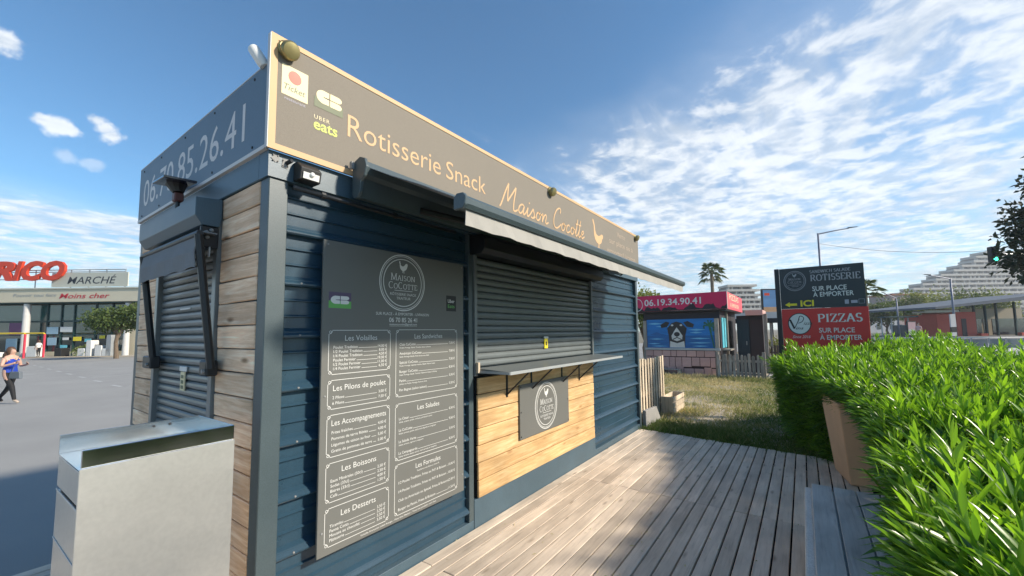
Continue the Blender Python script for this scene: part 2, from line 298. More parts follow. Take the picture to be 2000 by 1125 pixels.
# ------------------------------------------------------------------ flat print: lettering, ribbons, silhouettes
_tc = {}
def text2d(s, shear=0.0, off=0.0, sp=1.0):
    key = (s, shear, off, sp)
    if key not in _tc:
        cu = bpy.data.curves.new('t', 'FONT'); cu.body = s; cu.size = 1; cu.shear = shear; cu.offset = off; cu.space_character = sp; cu.resolution_u = 3; cu.fill_mode = 'FRONT'
        ob = bpy.data.objects.new('t', cu); me = bpy.data.meshes.new_from_object(ob)
        vs = [(q.co.x, q.co.y) for q in me.vertices]; fs = [tuple(p.vertices) for p in me.polygons]
        bpy.data.objects.remove(ob); bpy.data.meshes.remove(me); bpy.data.curves.remove(cu)
        _tc[key] = (vs, fs)
    return _tc[key]
def _cap():
    vs, _ = text2d('H'); return max(v[1] for v in vs)
CAP = _cap()
class Print:
    """flat shapes on the plane y = y0 of a sign that faces -Y; each layer a hair in front of the last"""
    def __init__(s, y): s.mb = MB(); s.y = y; s.k = 0
    def lay(s): s.k += 1; return s.y-0.00012*s.k
    def text(s, t, x, z, h, w=None, align='L', shear=0.0, off=0.0, sp=1.0, slope=0.0):
        vs, fs = text2d(t, shear, off, sp)
        if not vs: return s
        x0 = min(v[0] for v in vs); x1 = max(v[0] for v in vs); sz = h/CAP; sx = sz if w is None else w/(x1-x0)
        wd = (x1-x0)*sx; ox = x if align == 'L' else (x-wd/2 if align == 'C' else x-wd); y = s.lay()
        s.mb.add([(ox+(v[0]-x0)*sx, y, z+v[1]*sz+slope*((v[0]-x0)*sx)) for v in vs], fs); return s
    def poly(s, pts):
        y = s.lay(); s.mb.add([(p[0], y, p[1]) for p in pts], [tuple(range(len(pts)))]); return s
    def rect(s, x0, x1, z0, z1): return s.poly([(x0, z0), (x1, z0), (x1, z1), (x0, z1)])
    def ribbon(s, pts, w, closed=False, contrast=0.0):
        """stroke of width w along points; contrast thins the flat parts as a pen does"""
        y = s.lay(); n = len(pts); P = [Vector(p) for p in pts]; vs = []
        for i in range(n):
            a = P[(i-1) % n] if (closed or i > 0) else P[i]; b = P[(i+1) % n] if (closed or i < n-1) else P[i]
            d = b-a
            if d.length < 1e-9: d = Vector((1, 0))
            d.normalize(); nn = Vector((-d.y, d.x)); ww = w*(1-contrast*(1-abs(d.y)))/2
            vs += [P[i]+nn*ww, P[i]-nn*ww]
        m = n if closed else n-1
        s.mb.add([(v.x, y, v.y) for v in vs], [(2*i, 2*i+1, 2*((i+1) % n)+1, 2*((i+1) % n)) for i in range(m)]); return s
    def ring(s, cx, cz, rx, rz, w, n=48): return s.ribbon([(cx+rx*math.cos(2*math.pi*k/n), cz+rz*math.sin(2*math.pi*k/n)) for k in range(n)], w, True)
    def disc(s, cx, cz, rx, rz, n=40): return s.poly([(cx+rx*math.cos(2*math.pi*k/n), cz+rz*math.sin(2*math.pi*k/n)) for k in range(n)])
    def build(s, name, mat, parent, loc=(0, 0, 0)):
        me = bpy.data.meshes.new(name); me.from_pydata(s.mb.v, [], s.mb.f); me.materials.append(MATS[mat])
        # faces look towards -Y
        bm = bmesh.new(); bm.from_mesh(me)
        for f in bm.faces:
            f.normal_update()
            if f.normal.y > 0: f.normal_flip()
        bm.to_mesh(me); bm.free()
        return link(name, me, parent, loc)
def arc(cx, cz, rx, rz, a0, a1, n=12): return [(cx+rx*math.cos(R(a0+(a1-a0)*k/n)), cz+rz*math.sin(R(a0+(a1-a0)*k/n))) for k in range(n+1)]
# roman capitals: strokes in a box one unit high; 'V' upright stems get full weight, flat strokes are thin; serifs close the stems
SER = {
 'A': (0.86, [[(0.08, 0), (0.43, 1)], [(0.43, 1), (0.78, 0)], [(0.20, 0.34), (0.66, 0.34)]], [(0.08, 0), (0.78, 0)]),
 'C': (0.84, [arc(0.46, 0.5, 0.38, 0.5, 48, 312, 20)], []),
 'D': (0.88, [[(0.15, 0), (0.15, 1)], [(0.15, 1)]+arc(0.40, 0.5, 0.40, 0.5, 90, -90, 16)+[(0.15, 0)]], [(0.15, 0), (0.15, 1)]),
 'E': (0.74, [[(0.15, 0), (0.15, 1)], [(0.15, 1), (0.64, 1), (0.66, 0.80)], [(0.15, 0.52), (0.52, 0.52)], [(0.15, 0), (0.66, 0), (0.69, 0.22)]], [(0.12, 0), (0.12, 1)]),
 'H': (0.92, [[(0.16, 0), (0.16, 1)], [(0.76, 0), (0.76, 1)], [(0.16, 0.52), (0.76, 0.52)]], [(0.16, 0), (0.16, 1), (0.76, 0), (0.76, 1)]),
 'I': (0.40, [[(0.20, 0), (0.20, 1)]], [(0.20, 0), (0.20, 1)]),
 'K': (0.86, [[(0.15, 0), (0.15, 1)], [(0.74, 1), (0.17, 0.42)], [(0.32, 0.56), (0.78, 0)]], [(0.15, 0), (0.15, 1), (0.76, 0), (0.74, 1)]),
 'L': (0.70, [[(0.15, 0), (0.15, 1)], [(0.15, 0), (0.62, 0), (0.65, 0.24)]], [(0.15, 0), (0.15, 1)]),
 'M': (1.10, [[(0.14, 0), (0.17, 1)], [(0.17, 1), (0.55, 0.05)], [(0.55, 0.05), (0.93, 1)], [(0.93, 1), (0.96, 0)]], [(0.14, 0), (0.96, 0), (0.14, 1), (0.96, 1)]),
 'N': (0.96, [[(0.16, 0), (0.16, 1)], [(0.16, 1), (0.80, 0)], [(0.80, 0), (0.80, 1)]], [(0.16, 0), (0.13, 1), (0.80, 1)]),
 'O': (0.96, [arc(0.48, 0.5, 0.40, 0.5, 0, 360, 28)], []),
 'P': (0.76, [[(0.15, 0), (0.15, 1)], [(0.15, 1)]+arc(0.40, 0.74, 0.28, 0.26, 90, -90, 12)+[(0.15, 0.48)]], [(0.15, 0), (0.15, 1)]),
 'R': (0.86, [[(0.15, 0), (0.15, 1)], [(0.15, 1)]+arc(0.40, 0.75, 0.27, 0.25, 90, -90, 12)+[(0.15, 0.50)], [(0.40, 0.50), (0.78, 0)]], [(0.15, 0), (0.15, 1), (0.78, 0)]),
 'S': (0.66, [arc(0.33, 0.74, 0.23, 0.26, 30, 250, 12)+arc(0.33, 0.25, 0.25, 0.25, 80, -150, 14)], []),
 'T': (0.80, [[(0.40, 0), (0.40, 1)], [(0.06, 0.78), (0.08, 1), (0.72, 1), (0.74, 0.78)]], [(0.40, 0)]),
 'U': (0.92, [[(0.16, 1), (0.16, 0.32)]+arc(0.46, 0.32, 0.30, 0.32, 180, 360, 12)+[(0.76, 1)]], [(0.16, 1), (0.76, 1)]),
 'W': (1.20, [[(0.06, 1), (0.34, 0)], [(0.34, 0), (0.60, 1)], [(0.60, 1), (0.86, 0)], [(0.86, 0), (1.14, 1)]], [(0.06, 1), (0.60, 1), (1.14, 1)]),
 'Z': (0.76, [[(0.08, 0.80), (0.10, 1), (0.66, 1), (0.08, 0), (0.67, 0), (0.69, 0.22)]], []),
 ' ': (0.40, [], []), '-': (0.5, [[(0.08, 0.45), (0.42, 0.45)]], [])}
def serif(pr, s, x, z, h, w=None, align='L', wt=0.15, small=None, contrast=0.55):
    """roman capitals; lower-case letters come out as small capitals"""
    items = []; cx = 0
    for ch in s:
        sc = 1.0
        if ch.islower(): sc = small or 0.78
        g = SER.get(ch.upper())
        if not g: continue
        items.append((g, cx, sc)); cx += (g[0]+0.07)*sc
    k = h if w is None else w/cx; kz = h
    ox = x if align == 'L' else (x-cx*k/2 if align == 'C' else x-cx*k)
    for g, gx, sc in items:
        f = lambda p: (ox+(gx+p[0]*sc)*k, z+p[1]*sc*kz)
        for st in g[1]: pr.ribbon([f(p) for p in st], wt*h*sc**0.5, False, contrast)
        for p in g[2]:
            q = f(p); e = 0.15*sc*k; t = 0.035*kz
            pr.rect(q[0]-e, q[0]+e, q[1]-t if p[1] > 0.5 else q[1]-t*0.5, q[1]+t*0.5 if p[1] > 0.5 else q[1]+t)
HEN = [(0.02, 1.0), (0.07, 0.97), (0.11, 1.0), (0.15, 0.93), (0.13, 0.88), (0.20, 0.80), (0.17, 0.74), (0.24, 0.62), (0.40, 0.56), (0.55, 0.60), (0.68, 0.72), (0.78, 0.82), (0.90, 0.84), (1.0, 0.76), (0.97, 0.60), (0.90, 0.42), (0.78, 0.28), (0.62, 0.19), (0.58, 0.10), (0.60, 0.03), (0.70, 0.0), (0.46, 0.0), (0.53, 0.03), (0.52, 0.11), (0.50, 0.17), (0.47, 0.17), (0.44, 0.08), (0.46, 0.02), (0.33, 0.0), (0.40, 0.04), (0.40, 0.12), (0.39, 0.18), (0.24, 0.26), (0.13, 0.40), (0.09, 0.58), (0.08, 0.72), (0.06, 0.80), (0.0, 0.86), (0.05, 0.90)]
HEN2 = [(0.02, 1.0), (0.10, 0.98), (0.14, 0.90), (0.20, 0.80), (0.24, 0.60), (0.34, 0.48), (0.50, 0.44), (0.66, 0.47), (0.86, 0.56), (1.0, 0.53), (0.97, 0.42), (0.88, 0.36), (0.84, 0.26), (0.74, 0.18), (0.62, 0.15), (0.58, 0.07), (0.60, 0.02), (0.72, 0.0), (0.36, 0.0), (0.50, 0.02), (0.52, 0.08), (0.52, 0.14), (0.36, 0.18), (0.22, 0.27), (0.13, 0.40), (0.10, 0.58), (0.10, 0.76), (0.04, 0.86), (0.0, 0.92)]
def hen(pr, x, z, w, h, flip=False, shape=HEN):
    pr.poly([(x+(1-p[0] if flip else p[0])*w, z+p[1]*h) for p in shape])
def catmull(P, n=5):
    out = []
    for i in range(len(P)-1):
        p0 = P[max(i-1, 0)]; p1 = P[i]; p2 = P[i+1]; p3 = P[min(i+2, len(P)-1)]
        for k in range(n):
            t = k/n; out.append(tuple(0.5*((2*p1[j])+(-p0[j]+p2[j])*t+(2*p0[j]-5*p1[j]+4*p2[j]-p3[j])*t*t+(-p0[j]+3*p1[j]-3*p2[j]+p3[j])*t**3) for j in (0, 1)))
    return out+[P[-1]]
# pen letters: x-height 1, sloped by the caller
PEN = {
 'M': (2.35, [[(0.0, -0.1), (0.15, 0.2), (0.45, 1.5), (0.76, 2.55)], [(0.76, 2.55), (0.80, 1.6), (0.90, 0.7)], [(0.90, 0.7), (1.45, 1.8), (1.76, 2.45)], [(1.76, 2.45), (1.77, 2.0), (1.72, 1.0), (1.80, 0.1), (2.05, 0.0), (2.35, 0.25)]]),
 'a': (1.15, [[(0.85, 0.85), (0.55, 1.02), (0.2, 0.75), (0.12, 0.3), (0.35, 0.0), (0.65, 0.25), (0.85, 0.9)], [(0.85, 0.9), (0.80, 0.25), (0.92, 0.0), (1.15, 0.25)]]),
 'i': (0.62, [[(0.0, 0.25), (0.14, 0.6), (0.25, 0.95)], [(0.25, 0.95), (0.22, 0.25), (0.36, 0.0), (0.62, 0.25)], [(0.32, 1.42), (0.38, 1.55)]]),
 's': (0.88, [[(0.0, 0.25), (0.2, 0.62), (0.42, 1.05)], [(0.42, 1.05), (0.50, 0.85), (0.68, 0.35), (0.52, 0.02), (0.2, 0.08)], [(0.52, 0.02), (0.88, 0.25)]]),
 'o': (1.0, [[(0.55, 1.0), (0.2, 0.75), (0.12, 0.3), (0.38, 0.0), (0.70, 0.25), (0.72, 0.75), (0.5, 1.0), (0.58, 0.72), (1.0, 0.80)]]),
 'n': (1.2, [[(0.0, 0.8), (0.12, 0.95), (0.16, 0.5), (0.14, 0.0)], [(0.14, 0.0), (0.35, 0.75), (0.62, 1.0), (0.72, 0.75), (0.70, 0.2), (0.85, 0.0), (1.2, 0.25)]]),
 'C': (1.55, [[(1.15, 1.95), (1.22, 2.35), (0.95, 2.55), (0.45, 2.15), (0.12, 1.2), (0.22, 0.35), (0.62, 0.0), (1.1, 0.2), (1.55, 0.7)]]),
 'c': (0.88, [[(0.62, 0.80), (0.55, 1.0), (0.25, 0.85), (0.10, 0.4), (0.28, 0.02), (0.55, 0.05), (0.88, 0.3)]]),
 't': (0.66, [[(0.0, 0.25), (0.12, 0.6), (0.24, 1.0)], [(0.40, 2.25), (0.33, 1.7), (0.28, 1.1), (0.22, 0.25), (0.38, 0.0), (0.66, 0.25)], [(0.05, 1.55), (0.60, 1.62)]]),
 'e': (0.9, [[(0.0, 0.25), (0.42, 0.55), (0.62, 0.85), (0.45, 1.02), (0.20, 0.75), (0.15, 0.3), (0.38, 0.0), (0.9, 0.35)]]),
 ' ': (0.75, [])}
def pen(pr, s, x, z, xh, w, wt, slant=0.22):
    tot = sum(PEN[c][0] for c in s); k = w/tot; cx = 0
    for c in s:
        for st in PEN[c][1]:
            pr.ribbon(catmull([(x+(cx+p[0])*k+slant*p[1]*xh, z+p[1]*xh) for p in st], 5), wt)
        cx += PEN[c][0]
# ------------------------------------------------------------------ ground, deck, kiosk
def ground(name, x0, x1, y0, y1, z, mat, nx=1, ny=1):
    v = [(x0+(x1-x0)*i/nx, y0+(y1-y0)*j/ny, z) for j in range(ny+1) for i in range(nx+1)]
    f = [(j*(nx+1)+i, j*(nx+1)+i+1, (j+1)*(nx+1)+i+1, (j+1)*(nx+1)+i) for j in range(ny) for i in range(nx)]
    me = bpy.data.meshes.new(name); me.from_pydata(v, [], f); me.materials.append(MATS[mat]); return struct(link(name, me))
ground('ground', -2500, 2500, -2500, 2500, -0.32, 'far_ground')
ground('parking_lot', -60, 60, 2.3, 62, -0.25, 'asphalt')
ground('parking_apron', -60, -2.6, -40, 2.3, -0.25, 'asphalt')

deck = struct(link('deck', None))
def deck_planks():
    p = 0.106; w = 0.0985; i = 0
    y = -0.012
    def plank(x0, x1, yc, ww):
        z = random.uniform(-0.0025, 0.0015)
        o = boxo('plank', 'deck_wood', deck, x0, x1, yc-ww/2, yc+ww/2, z-0.028, z, 0.003)
        o.rotation_euler = (random.uniform(-.006, .006), 0, random.uniform(-.0006, .0006))
    while y > -2.72:
        yc = y-w/2; gap = 0 if yc > -1.1 else 0.005
        far = 5.78+0.13*yc+random.uniform(-0.012, 0.012)
        j2 = 3.2+random.uniform(-0.004, 0.004)
        j1 = (1.09 if i % 2 == 0 else 0.55)
        plank(-2.6, j1-0.002, yc, w-gap); plank(j1+0.002, j2-0.002, yc, w-gap); plank(j2+0.002, far, yc, w-gap)
        y -= p; i += 1
    y = 0.1
    while y < 2.2:
        plank(-2.6, -0.05, y, w); y += p
    for x in (-2.5, -1.9, -1.3, -0.7, 0.55, 1.09, 1.9, 2.6, 3.2, 3.9, 4.6, 5.3):
        boxo('joist', 'dark_void', deck, x-0.03, x+0.03, -2.7, (-0.02 if x > -0.05 else 2.2), -0.2, -0.0315)
deck_planks()
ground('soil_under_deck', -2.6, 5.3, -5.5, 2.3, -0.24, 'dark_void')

K = thing('food_kiosk', 'dark blue steel snack kiosk with roller shutters and wooden boards', 'kiosk', (0, 0, 0))
LN, WD = 5.92, 2.42
boxo('wall', 'anthracite', K, 0.03, LN-0.03, 0.06, WD-0.03, -0.2, 2.55)  # solid inner core, added to block light behind cladding and boards
boxo('roof', 'anthracite', K, 0.03, LN-0.03, 0.085, WD-0.09, 2.552, 2.60)
boxo('corner_post', 'anthracite_post', K, 0.0, 0.10, -0.012, 0.085, -0.2, 2.449, 0.004)
boxo('corner_post', 'anthracite_post', K, LN-0.08, LN, -0.012, 0.085, -0.2, 2.449, 0.004)
boxo('corner_post', 'anthracite_post', K, 0.0, 0.08, WD-0.085, WD, -0.2, 2.449, 0.004)
boxo('corner_post', 'anthracite_post', K, LN-0.08, LN, WD-0.085, WD, -0.2, 2.449, 0.004)
boxo('top_beam', 'anthracite', K, -0.012, LN+0.012, -0.024, 0.084, 2.45, 2.593)
boxo('top_beam', 'anthracite', K, -0.012, 0.06, 0.085, WD+0.01, 2.45, 2.593, 0.004)
boxo('base_beam', 'anthracite', K, 0.101, 1.659, -0.004, 0.055, -0.2, 0.064, 0.003)
boxo('base_beam', 'anthracite', K, 1.66, 4.06, -0.008, 0.055, -0.2, 0.224, 0.003)
boxo('base_beam', 'anthracite', K, 4.061, LN-0.081, -0.004, 0.055, -0.2, 0.064, 0.003)
boxo('base_beam', 'anthracite', K, 0.0, 0.05, 0.086, WD-0.086, -0.2, -0.06, 0.003)
# ribbed cladding: one sheet per rib
yb = 0.036
def clad(x0, x1):
    z = 0.15
    boxo('cladding_panel', 'cladding', K, x0, x1, yb, yb+0.02, 0.066, z-0.018)
    while z < 2.2:
        top = min(z+0.29-0.018, 2.448); zz = z
        pr = [(yb, -0.018), (0.000, -0.016), (-0.008, -0.008), (-0.008, 0.000), (0.008, 0.016), (0.008, 0.019), (0.012, 0.023), (yb, 0.040)]
        for k in (0.105, 0.195):
            if z+k < top-0.02: pr += [(yb, k-0.006), (yb-0.013, k-0.003), (yb-0.013, k+0.001), (yb, k+0.010)]
        pr += [(yb, top-z), (yb+0.02, top-z), (yb+0.02, -0.016)]
        MB().prism(pr, x0, x1, 'X').build('cladding_panel', 'cladding', K, loc=(0, 0, zz))
        if z > 0.2:
            for xs in (x0+0.06, (x0+x1)/2, x1-0.05):
                pass
        z += 0.29
clad(0.101, 1.60); clad(4.061, LN-0.081)
for z in (0.44, 0.73, 1.02, 1.31, 1.60, 1.89):
    for x in (0.19, 1.545, 4.12):
        MB().lathe([(0.006, 0.004), (0.006, -0.003), (0.003, -0.006)], 8, axis='Y').build('screw', 'zinc', K, loc=(x, -0.006, z))
boxo('jamb', 'anthracite_post', K, 1.601, 1.659, -0.004, 0.06, 0.066, 2.449, 0.003)
# front serving hatch: shutter, guides, housing
slat_pr = [(0.030, 0.0), (0.016, 0.003), (0.006, 0.014), (0.003, 0.030), (0.006, 0.046), (0.018, 0.057), (0.030, 0.0595)]
sl = MB().prism(slat_pr, -1.163, 1.163, 'X').mesh('slat', 'shutter_grey', smooth=False)
SH = link('shutter', None, K); SH.empty_display_size = 0.1
for k in range(16): link('slat', sl, SH, (2.86, 0, 1.305+0.06*k))
boxo('shutter_guide', 'shutter_grey', K, 1.66, 1.695, -0.022, 0.05, 1.235, 2.30, 0.003)
boxo('shutter_guide', 'shutter_grey', K, 4.025, 4.06, -0.022, 0.05, 1.235, 2.30, 0.003)
MB().prism([(0.035, 2.27), (-0.13, 2.27), (-0.17, 2.31), (-0.17, 2.40), (-0.14, 2.435), (0.035, 2.435)], 1.62, 4.10, 'X').build('shutter_housing', 'black_metal', K, 0.004)
boxo('lintel', 'anthracite', K, 1.66, 4.06, 0.036, 0.058, 2.30, 2.449)
lk = boxo('lock_label', 'print_yellow', K, 2.83, 2.90, -0.004, 0.004, 1.425, 1.53)
boxo('lock_cover', 'print_white', lk, -0.045, 0.045, -0.008, 0.002, 0.054, 0.076, 0.003); boxo('keyhole', 'black_plastic', lk, -0.010, 0.010, -0.0075, -0.004, -0.02, 0.02)
# boards below the hatch
bm_ = MB().box(-1.163, 1.163, -0.011, 0.011, -0.0678, 0.0678).mesh('board', 'board_gold', 0.004)
WP = link('board_panel', None, K); WP.empty_display_size = 0.1
for k in range(7): link('board', bm_, WP, (2.862+random.uniform(-.006, .006), -0.010+random.uniform(-.002, .002), 0.2975+0.1417*k), (random.uniform(-.012, .012), 0, random.uniform(-.0008, .0008)))
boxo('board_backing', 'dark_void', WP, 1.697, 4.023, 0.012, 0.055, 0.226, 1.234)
boxo('batten', 'pallet_wood', K, 1.668, 1.694, -0.05, -0.0225, 1.262, 1.35, 0.002)
shf = MB().prism([(0.002, 1.300), (-0.355, 1.280), (-0.355, 1.262), (-0.02, 1.256), (0.002, 1.256)], 1.70, 4.20, 'X').build('counter_shelf', 'shutter_grey', K)
boxo('edge_strip', 'edge_light', shf, 1.70, 4.20, -0.360, -0.3555, 1.258, 1.283)
boxo('edge_strip', 'edge_light', shf, 1.694, 1.6995, -0.355, -0.03, 1.260, 1.281)
def bracket(x, lean=0.0):
    b = MB(); b.box(x-0.012, x+0.012, -0.028, -0.022, 1.005, 1.254); b.box(x-0.012, x+0.012, -0.30, -0.028, 1.248, 1.2545)
    b.tube([(x, -0.03, 1.03), (x, -0.275, 1.245)], 0.008, 6)
    b.build('shelf_bracket', 'black_metal', K)
for x in (2.106, 2.525, 3.164, 3.602): bracket(x)
MB().tube([(0.11, -0.045, 2.415), (0.6, -0.045, 2.412), (1.4, -0.045, 2.415)], 0.014, 10).build('conduit', 'black_metal', K, smooth=True)
for x in (0.28, 0.8): MB().tube([(x-0.012, -0.045, 2.4145), (x+0.012, -0.045, 2.4145)], 0.02, 10).build('conduit_clip', 'black_metal', K)
# left end: boards, rolling door
nb = MB().box(-0.011, 0.011, -0.2525, 0.2525, -0.0625, 0.0625).mesh('board', 'board_grey', 0.005)
fb = MB().box(-0.011, 0.011, -0.264, 0.264, -0.0625, 0.0625).mesh('board', 'board_grey', 0.005)
LB = link('board_wall', None, K); LB.empty_display_size = 0.1
for k in range(19):
    z = 2.382-0.1315*k
    link('board', nb, LB, (0.008+random.uniform(-.003, .003), 0.340, z), (random.uniform(-.01, .01), random.uniform(-.03, .03), 0))
    link('board', fb, LB, (0.008+random.uniform(-.003, .003), 2.069, z), (random.uniform(-.01, .01), random.uniform(-.03, .03), 0))
slat2 = [(0.030, 0.0), (0.018, 0.003), (0.008, 0.012), (0.005, 0.026), (0.008, 0.040), (0.018, 0.049), (0.030, 0.0515)]
sl2 = MB().prism(slat2, 0.655, 1.745, 'Y').mesh('slat', 'shutter_grey')
SD = link('rolling_door', None, K); SD.empty_display_size = 0.1
for k in range(46): link('slat', sl2, SD, (0, 0, -0.05+0.052*k))
boxo('door_guide', 'shutter_grey', K, -0.024, 0.035, 0.595, 0.655, -0.06, 2.44, 0.003)
boxo('door_guide', 'shutter_grey', K, -0.024, 0.035, 1.745, 1.803, -0.06, 2.44, 0.003)
lk = boxo('lock_label', 'print_cream', K, -0.003, 0.004, 1.13, 1.21, 1.235, 1.36)
boxo('lock_cover', 'print_white', lk, -0.006, 0.003, -0.075, 0.06, 0.066, 0.10, 0.003)
for q in (-0.04, -0.005, 0.03): boxo('keyhole', 'print_olive', lk, -0.0055, -0.0035, -0.022, 0.022, q-0.011, q+0.011)
boxo('sticker', 'print_white', K, 0.0, 0.004, 1.10, 1.30, 1.787, 1.797)

# ------------------------------------------------------------------ fascia sign over the front
class At:
    """authoring in world coordinates under a thing whose empty stands at its own base"""
def wthing(name, label, cat, base, group=None):
    o = thing(name, label, cat, base, 0, group); o['_w'] = 1; return o
_l = link
def link(name, me, parent=None, loc=(0, 0, 0), rot=(0, 0, 0), scale=(1, 1, 1)):
    o = _l(name, me, parent, loc, rot, scale)
    if parent is not None and '_w' in parent: o.matrix_parent_inverse = Matrix.Translation(parent.location).inverted()
    return o

FS = wthing('fascia_sign', 'long brown grey fascia board reading Rotisserie Snack Maison Cocotte', 'sign', (2.945, -0.05, 2.594))
boxo('panel', 'fascia_grey', FS, -0.03, LN+0.01, -0.052, -0.027, 2.596, 3.229)
boxo('border', 'beige', FS, -0.032, LN+0.012, -0.056, -0.026, 3.2295, 3.234)
boxo('border', 'beige', FS, -0.032, LN+0.012, -0.0560, -0.0523, 3.205, 3.2293)
boxo('border', 'beige', FS, -0.032, 0.004, -0.0560, -0.0523, 2.624, 3.2048)
boxo('border', 'beige', FS, -0.032, LN+0.012, -0.0560, -0.0523, 2.590, 2.6238)
boxo('border', 'trim_white', FS, -0.036, -0.0322, -0.0555, -0.027, 2.592, 3.229)
boxo('back_frame', 'anthracite', FS, 0.03, LN-0.02, -0.0265, 0.02, 2.62, 3.20)
yf = -0.0535
p = Print(yf); p.text('Rotisserie', 0.425, 2.832, 0.142, 0.80, off=-0.004); p.build('lettering', 'beige', FS); p = Print(yf); p.text('Snack', 1.285, 2.832, 0.142, 0.495, off=-0.004); p.build('lettering', 'beige', FS)
p = Print(yf); pen(p, 'Maison Cocotte', 1.985, 2.790, 0.098, 1.80, 0.017); p.build('lettering', 'beige', FS)
p = Print(yf); hen(p, 4.06, 2.755, 0.35, 0.375, shape=HEN2); p.build('hen_emblem', 'beige', FS)
p = Print(yf); p.text('Vente', 5.12, 3.045, 0.078, 0.34, 'C').text('sur place ou à', 5.14, 2.90, 0.078, 1.0, 'C').text('emporter/Livraison', 5.15, 2.745, 0.078, 1.2, 'C'); p.build('lettering', 'beige_faded', FS)
p = Print(yf); p.rect(0.028, 0.172, 2.918, 3.090); p.build('ticket_emblem', 'print_cream', FS)
q = p; p = Print(yf-0.0004); p.disc(0.098, 3.035, 0.036, 0.038); p.build('ticket_ball', 'print_red', FS)
p = Print(yf-0.0004); p.text('Ticket', 0.040, 2.950, 0.034, 0.118, shear=0.25, off=0.006); p.build('lettering', 'print_olive', FS)
p = Print(yf); p.text('restaurant', 0.046, 2.893, 0.016, 0.115); p.build('lettering', 'print_lilac', FS)
p = Print(yf); p.rect(0.210, 0.392, 2.930, 2.992); p.build('card_emblem_field', 'print_olive', FS)
def cb(pr, x, z, w, h):
    """bank card mark: a rounded C beside two rounded bars"""
    cx = x+0.27*w; n = 18
    pr.poly([(x+0.49*w, z+h*0.02), (x+0.49*w, z+0.44*h), (cx, z+0.47*h), (cx, z+0.53*h), (x+0.49*w, z+0.56*h), (x+0.49*w, z+0.98*h)]+arc(cx, z+h/2, 0.27*w, 0.5*h, 90, 270, n))
    for k in (0, 1):
        zz = z+(0.53*h if k else 0.0); hh = 0.47*h
        pr.poly([(x+0.53*w, zz), (x+0.86*w, zz)]+arc(x+0.86*w, zz+hh/2, 0.14*w, hh/2, -90, 90, 8)+[(x+0.53*w, zz+hh)])
p = Print(yf-0.0004); cb(p, 0.222, 2.965, 0.160, 0.080); p.build('card_emblem', 'print_cream', FS)
p = Print(yf); p.text('UBER', 0.212, 2.856, 0.023, 0.095, sp=1.2); p.build('lettering', 'print_cream', FS)
p = Print(yf); p.text('eats', 0.210, 2.795, 0.062, 0.148, off=0.022); p.build('lettering', 'print_lime', FS)
for i, (x, z) in enumerate(((0.050, 3.168), (2.93, 3.185), (5.79, 3.185))):
    L_ = wthing('sign_lamp', ('round brass lamp on the fascia corner above the meal card emblem', 'round brass lamp on the fascia top edge above Maison Cocotte', 'round brass lamp at the fascia end above the Vente lettering')[i], 'lamp', (x, -0.057, z), 'lamps along the fascia sign')
    MB().lathe([(0.052, 0.0), (0.052, -0.008), (0.044, -0.014)], 20, axis='Y').build('base_ring', 'brass', L_, loc=(x, -0.0565, z), smooth=False)
    smooth_by_angle(MB().lathe([(0.040, 0.0), (0.050, -0.016), (0.050, -0.034), (0.042, -0.046), (0.022, -0.050)], 20, axis='Y').build('shade', 'brass', L_, loc=(x, -0.0685, z-0.004), rot=(R(24), 0, 0)))

# ------------------------------------------------------------------ blue sign on the left end
LS = thing('side_sign', 'blue side panel above the wooden end wall with a phone number', 'sign', (-0.016, WD, 2.596), R(-90))
boxo('panel', 'fascia_blue', LS, 0.0, WD+0.008, -0.012, 0.010, 0.022, 0.474, 0.002)
boxo('bottom_strip', 'trim_white', LS, 0.0, WD+0.008, -0.014, 0.010, 0.0, 0.0215)
boxo('top_strip', 'trim_white', LS, 0.0, WD+0.008, -0.0135, 0.010, 0.4745, 0.481)
p = Print(-0.0125); p.text('06.70.85.26.41', 0.14, 0.118, 0.225, 2.03, off=0.0); p.build('lettering', 'number_pale', LS)
for x in (0.12, 0.6, 1.15, 1.7, 2.28):
    for z in (0.045, 0.44): MB().lathe([(0.008, 0.0), (0.008, -0.003), (0.004, -0.005)], 8, axis='Y').build('screw', 'black_metal', LS, loc=(x, -0.0123, z))

CC = wthing('security_camera', 'small white security camera behind the fascia corner', 'camera', (-0.03, 0.03, 3.09))
smooth_by_angle(MB().lathe([(0.010, -0.005), (0.026, 0.0), (0.030, 0.02), (0.030, 0.10), (0.022, 0.112)], 16, axis='Z').build('housing', 'cctv_white', CC, loc=(-0.025, 0.03, 3.072), rot=(R(-15), R(-30), 0)))
MB().tube([(0.0, 0.02, 3.06), (-0.018, 0.025, 3.085)], 0.012, 8).build('bracket', 'black_metal', CC)

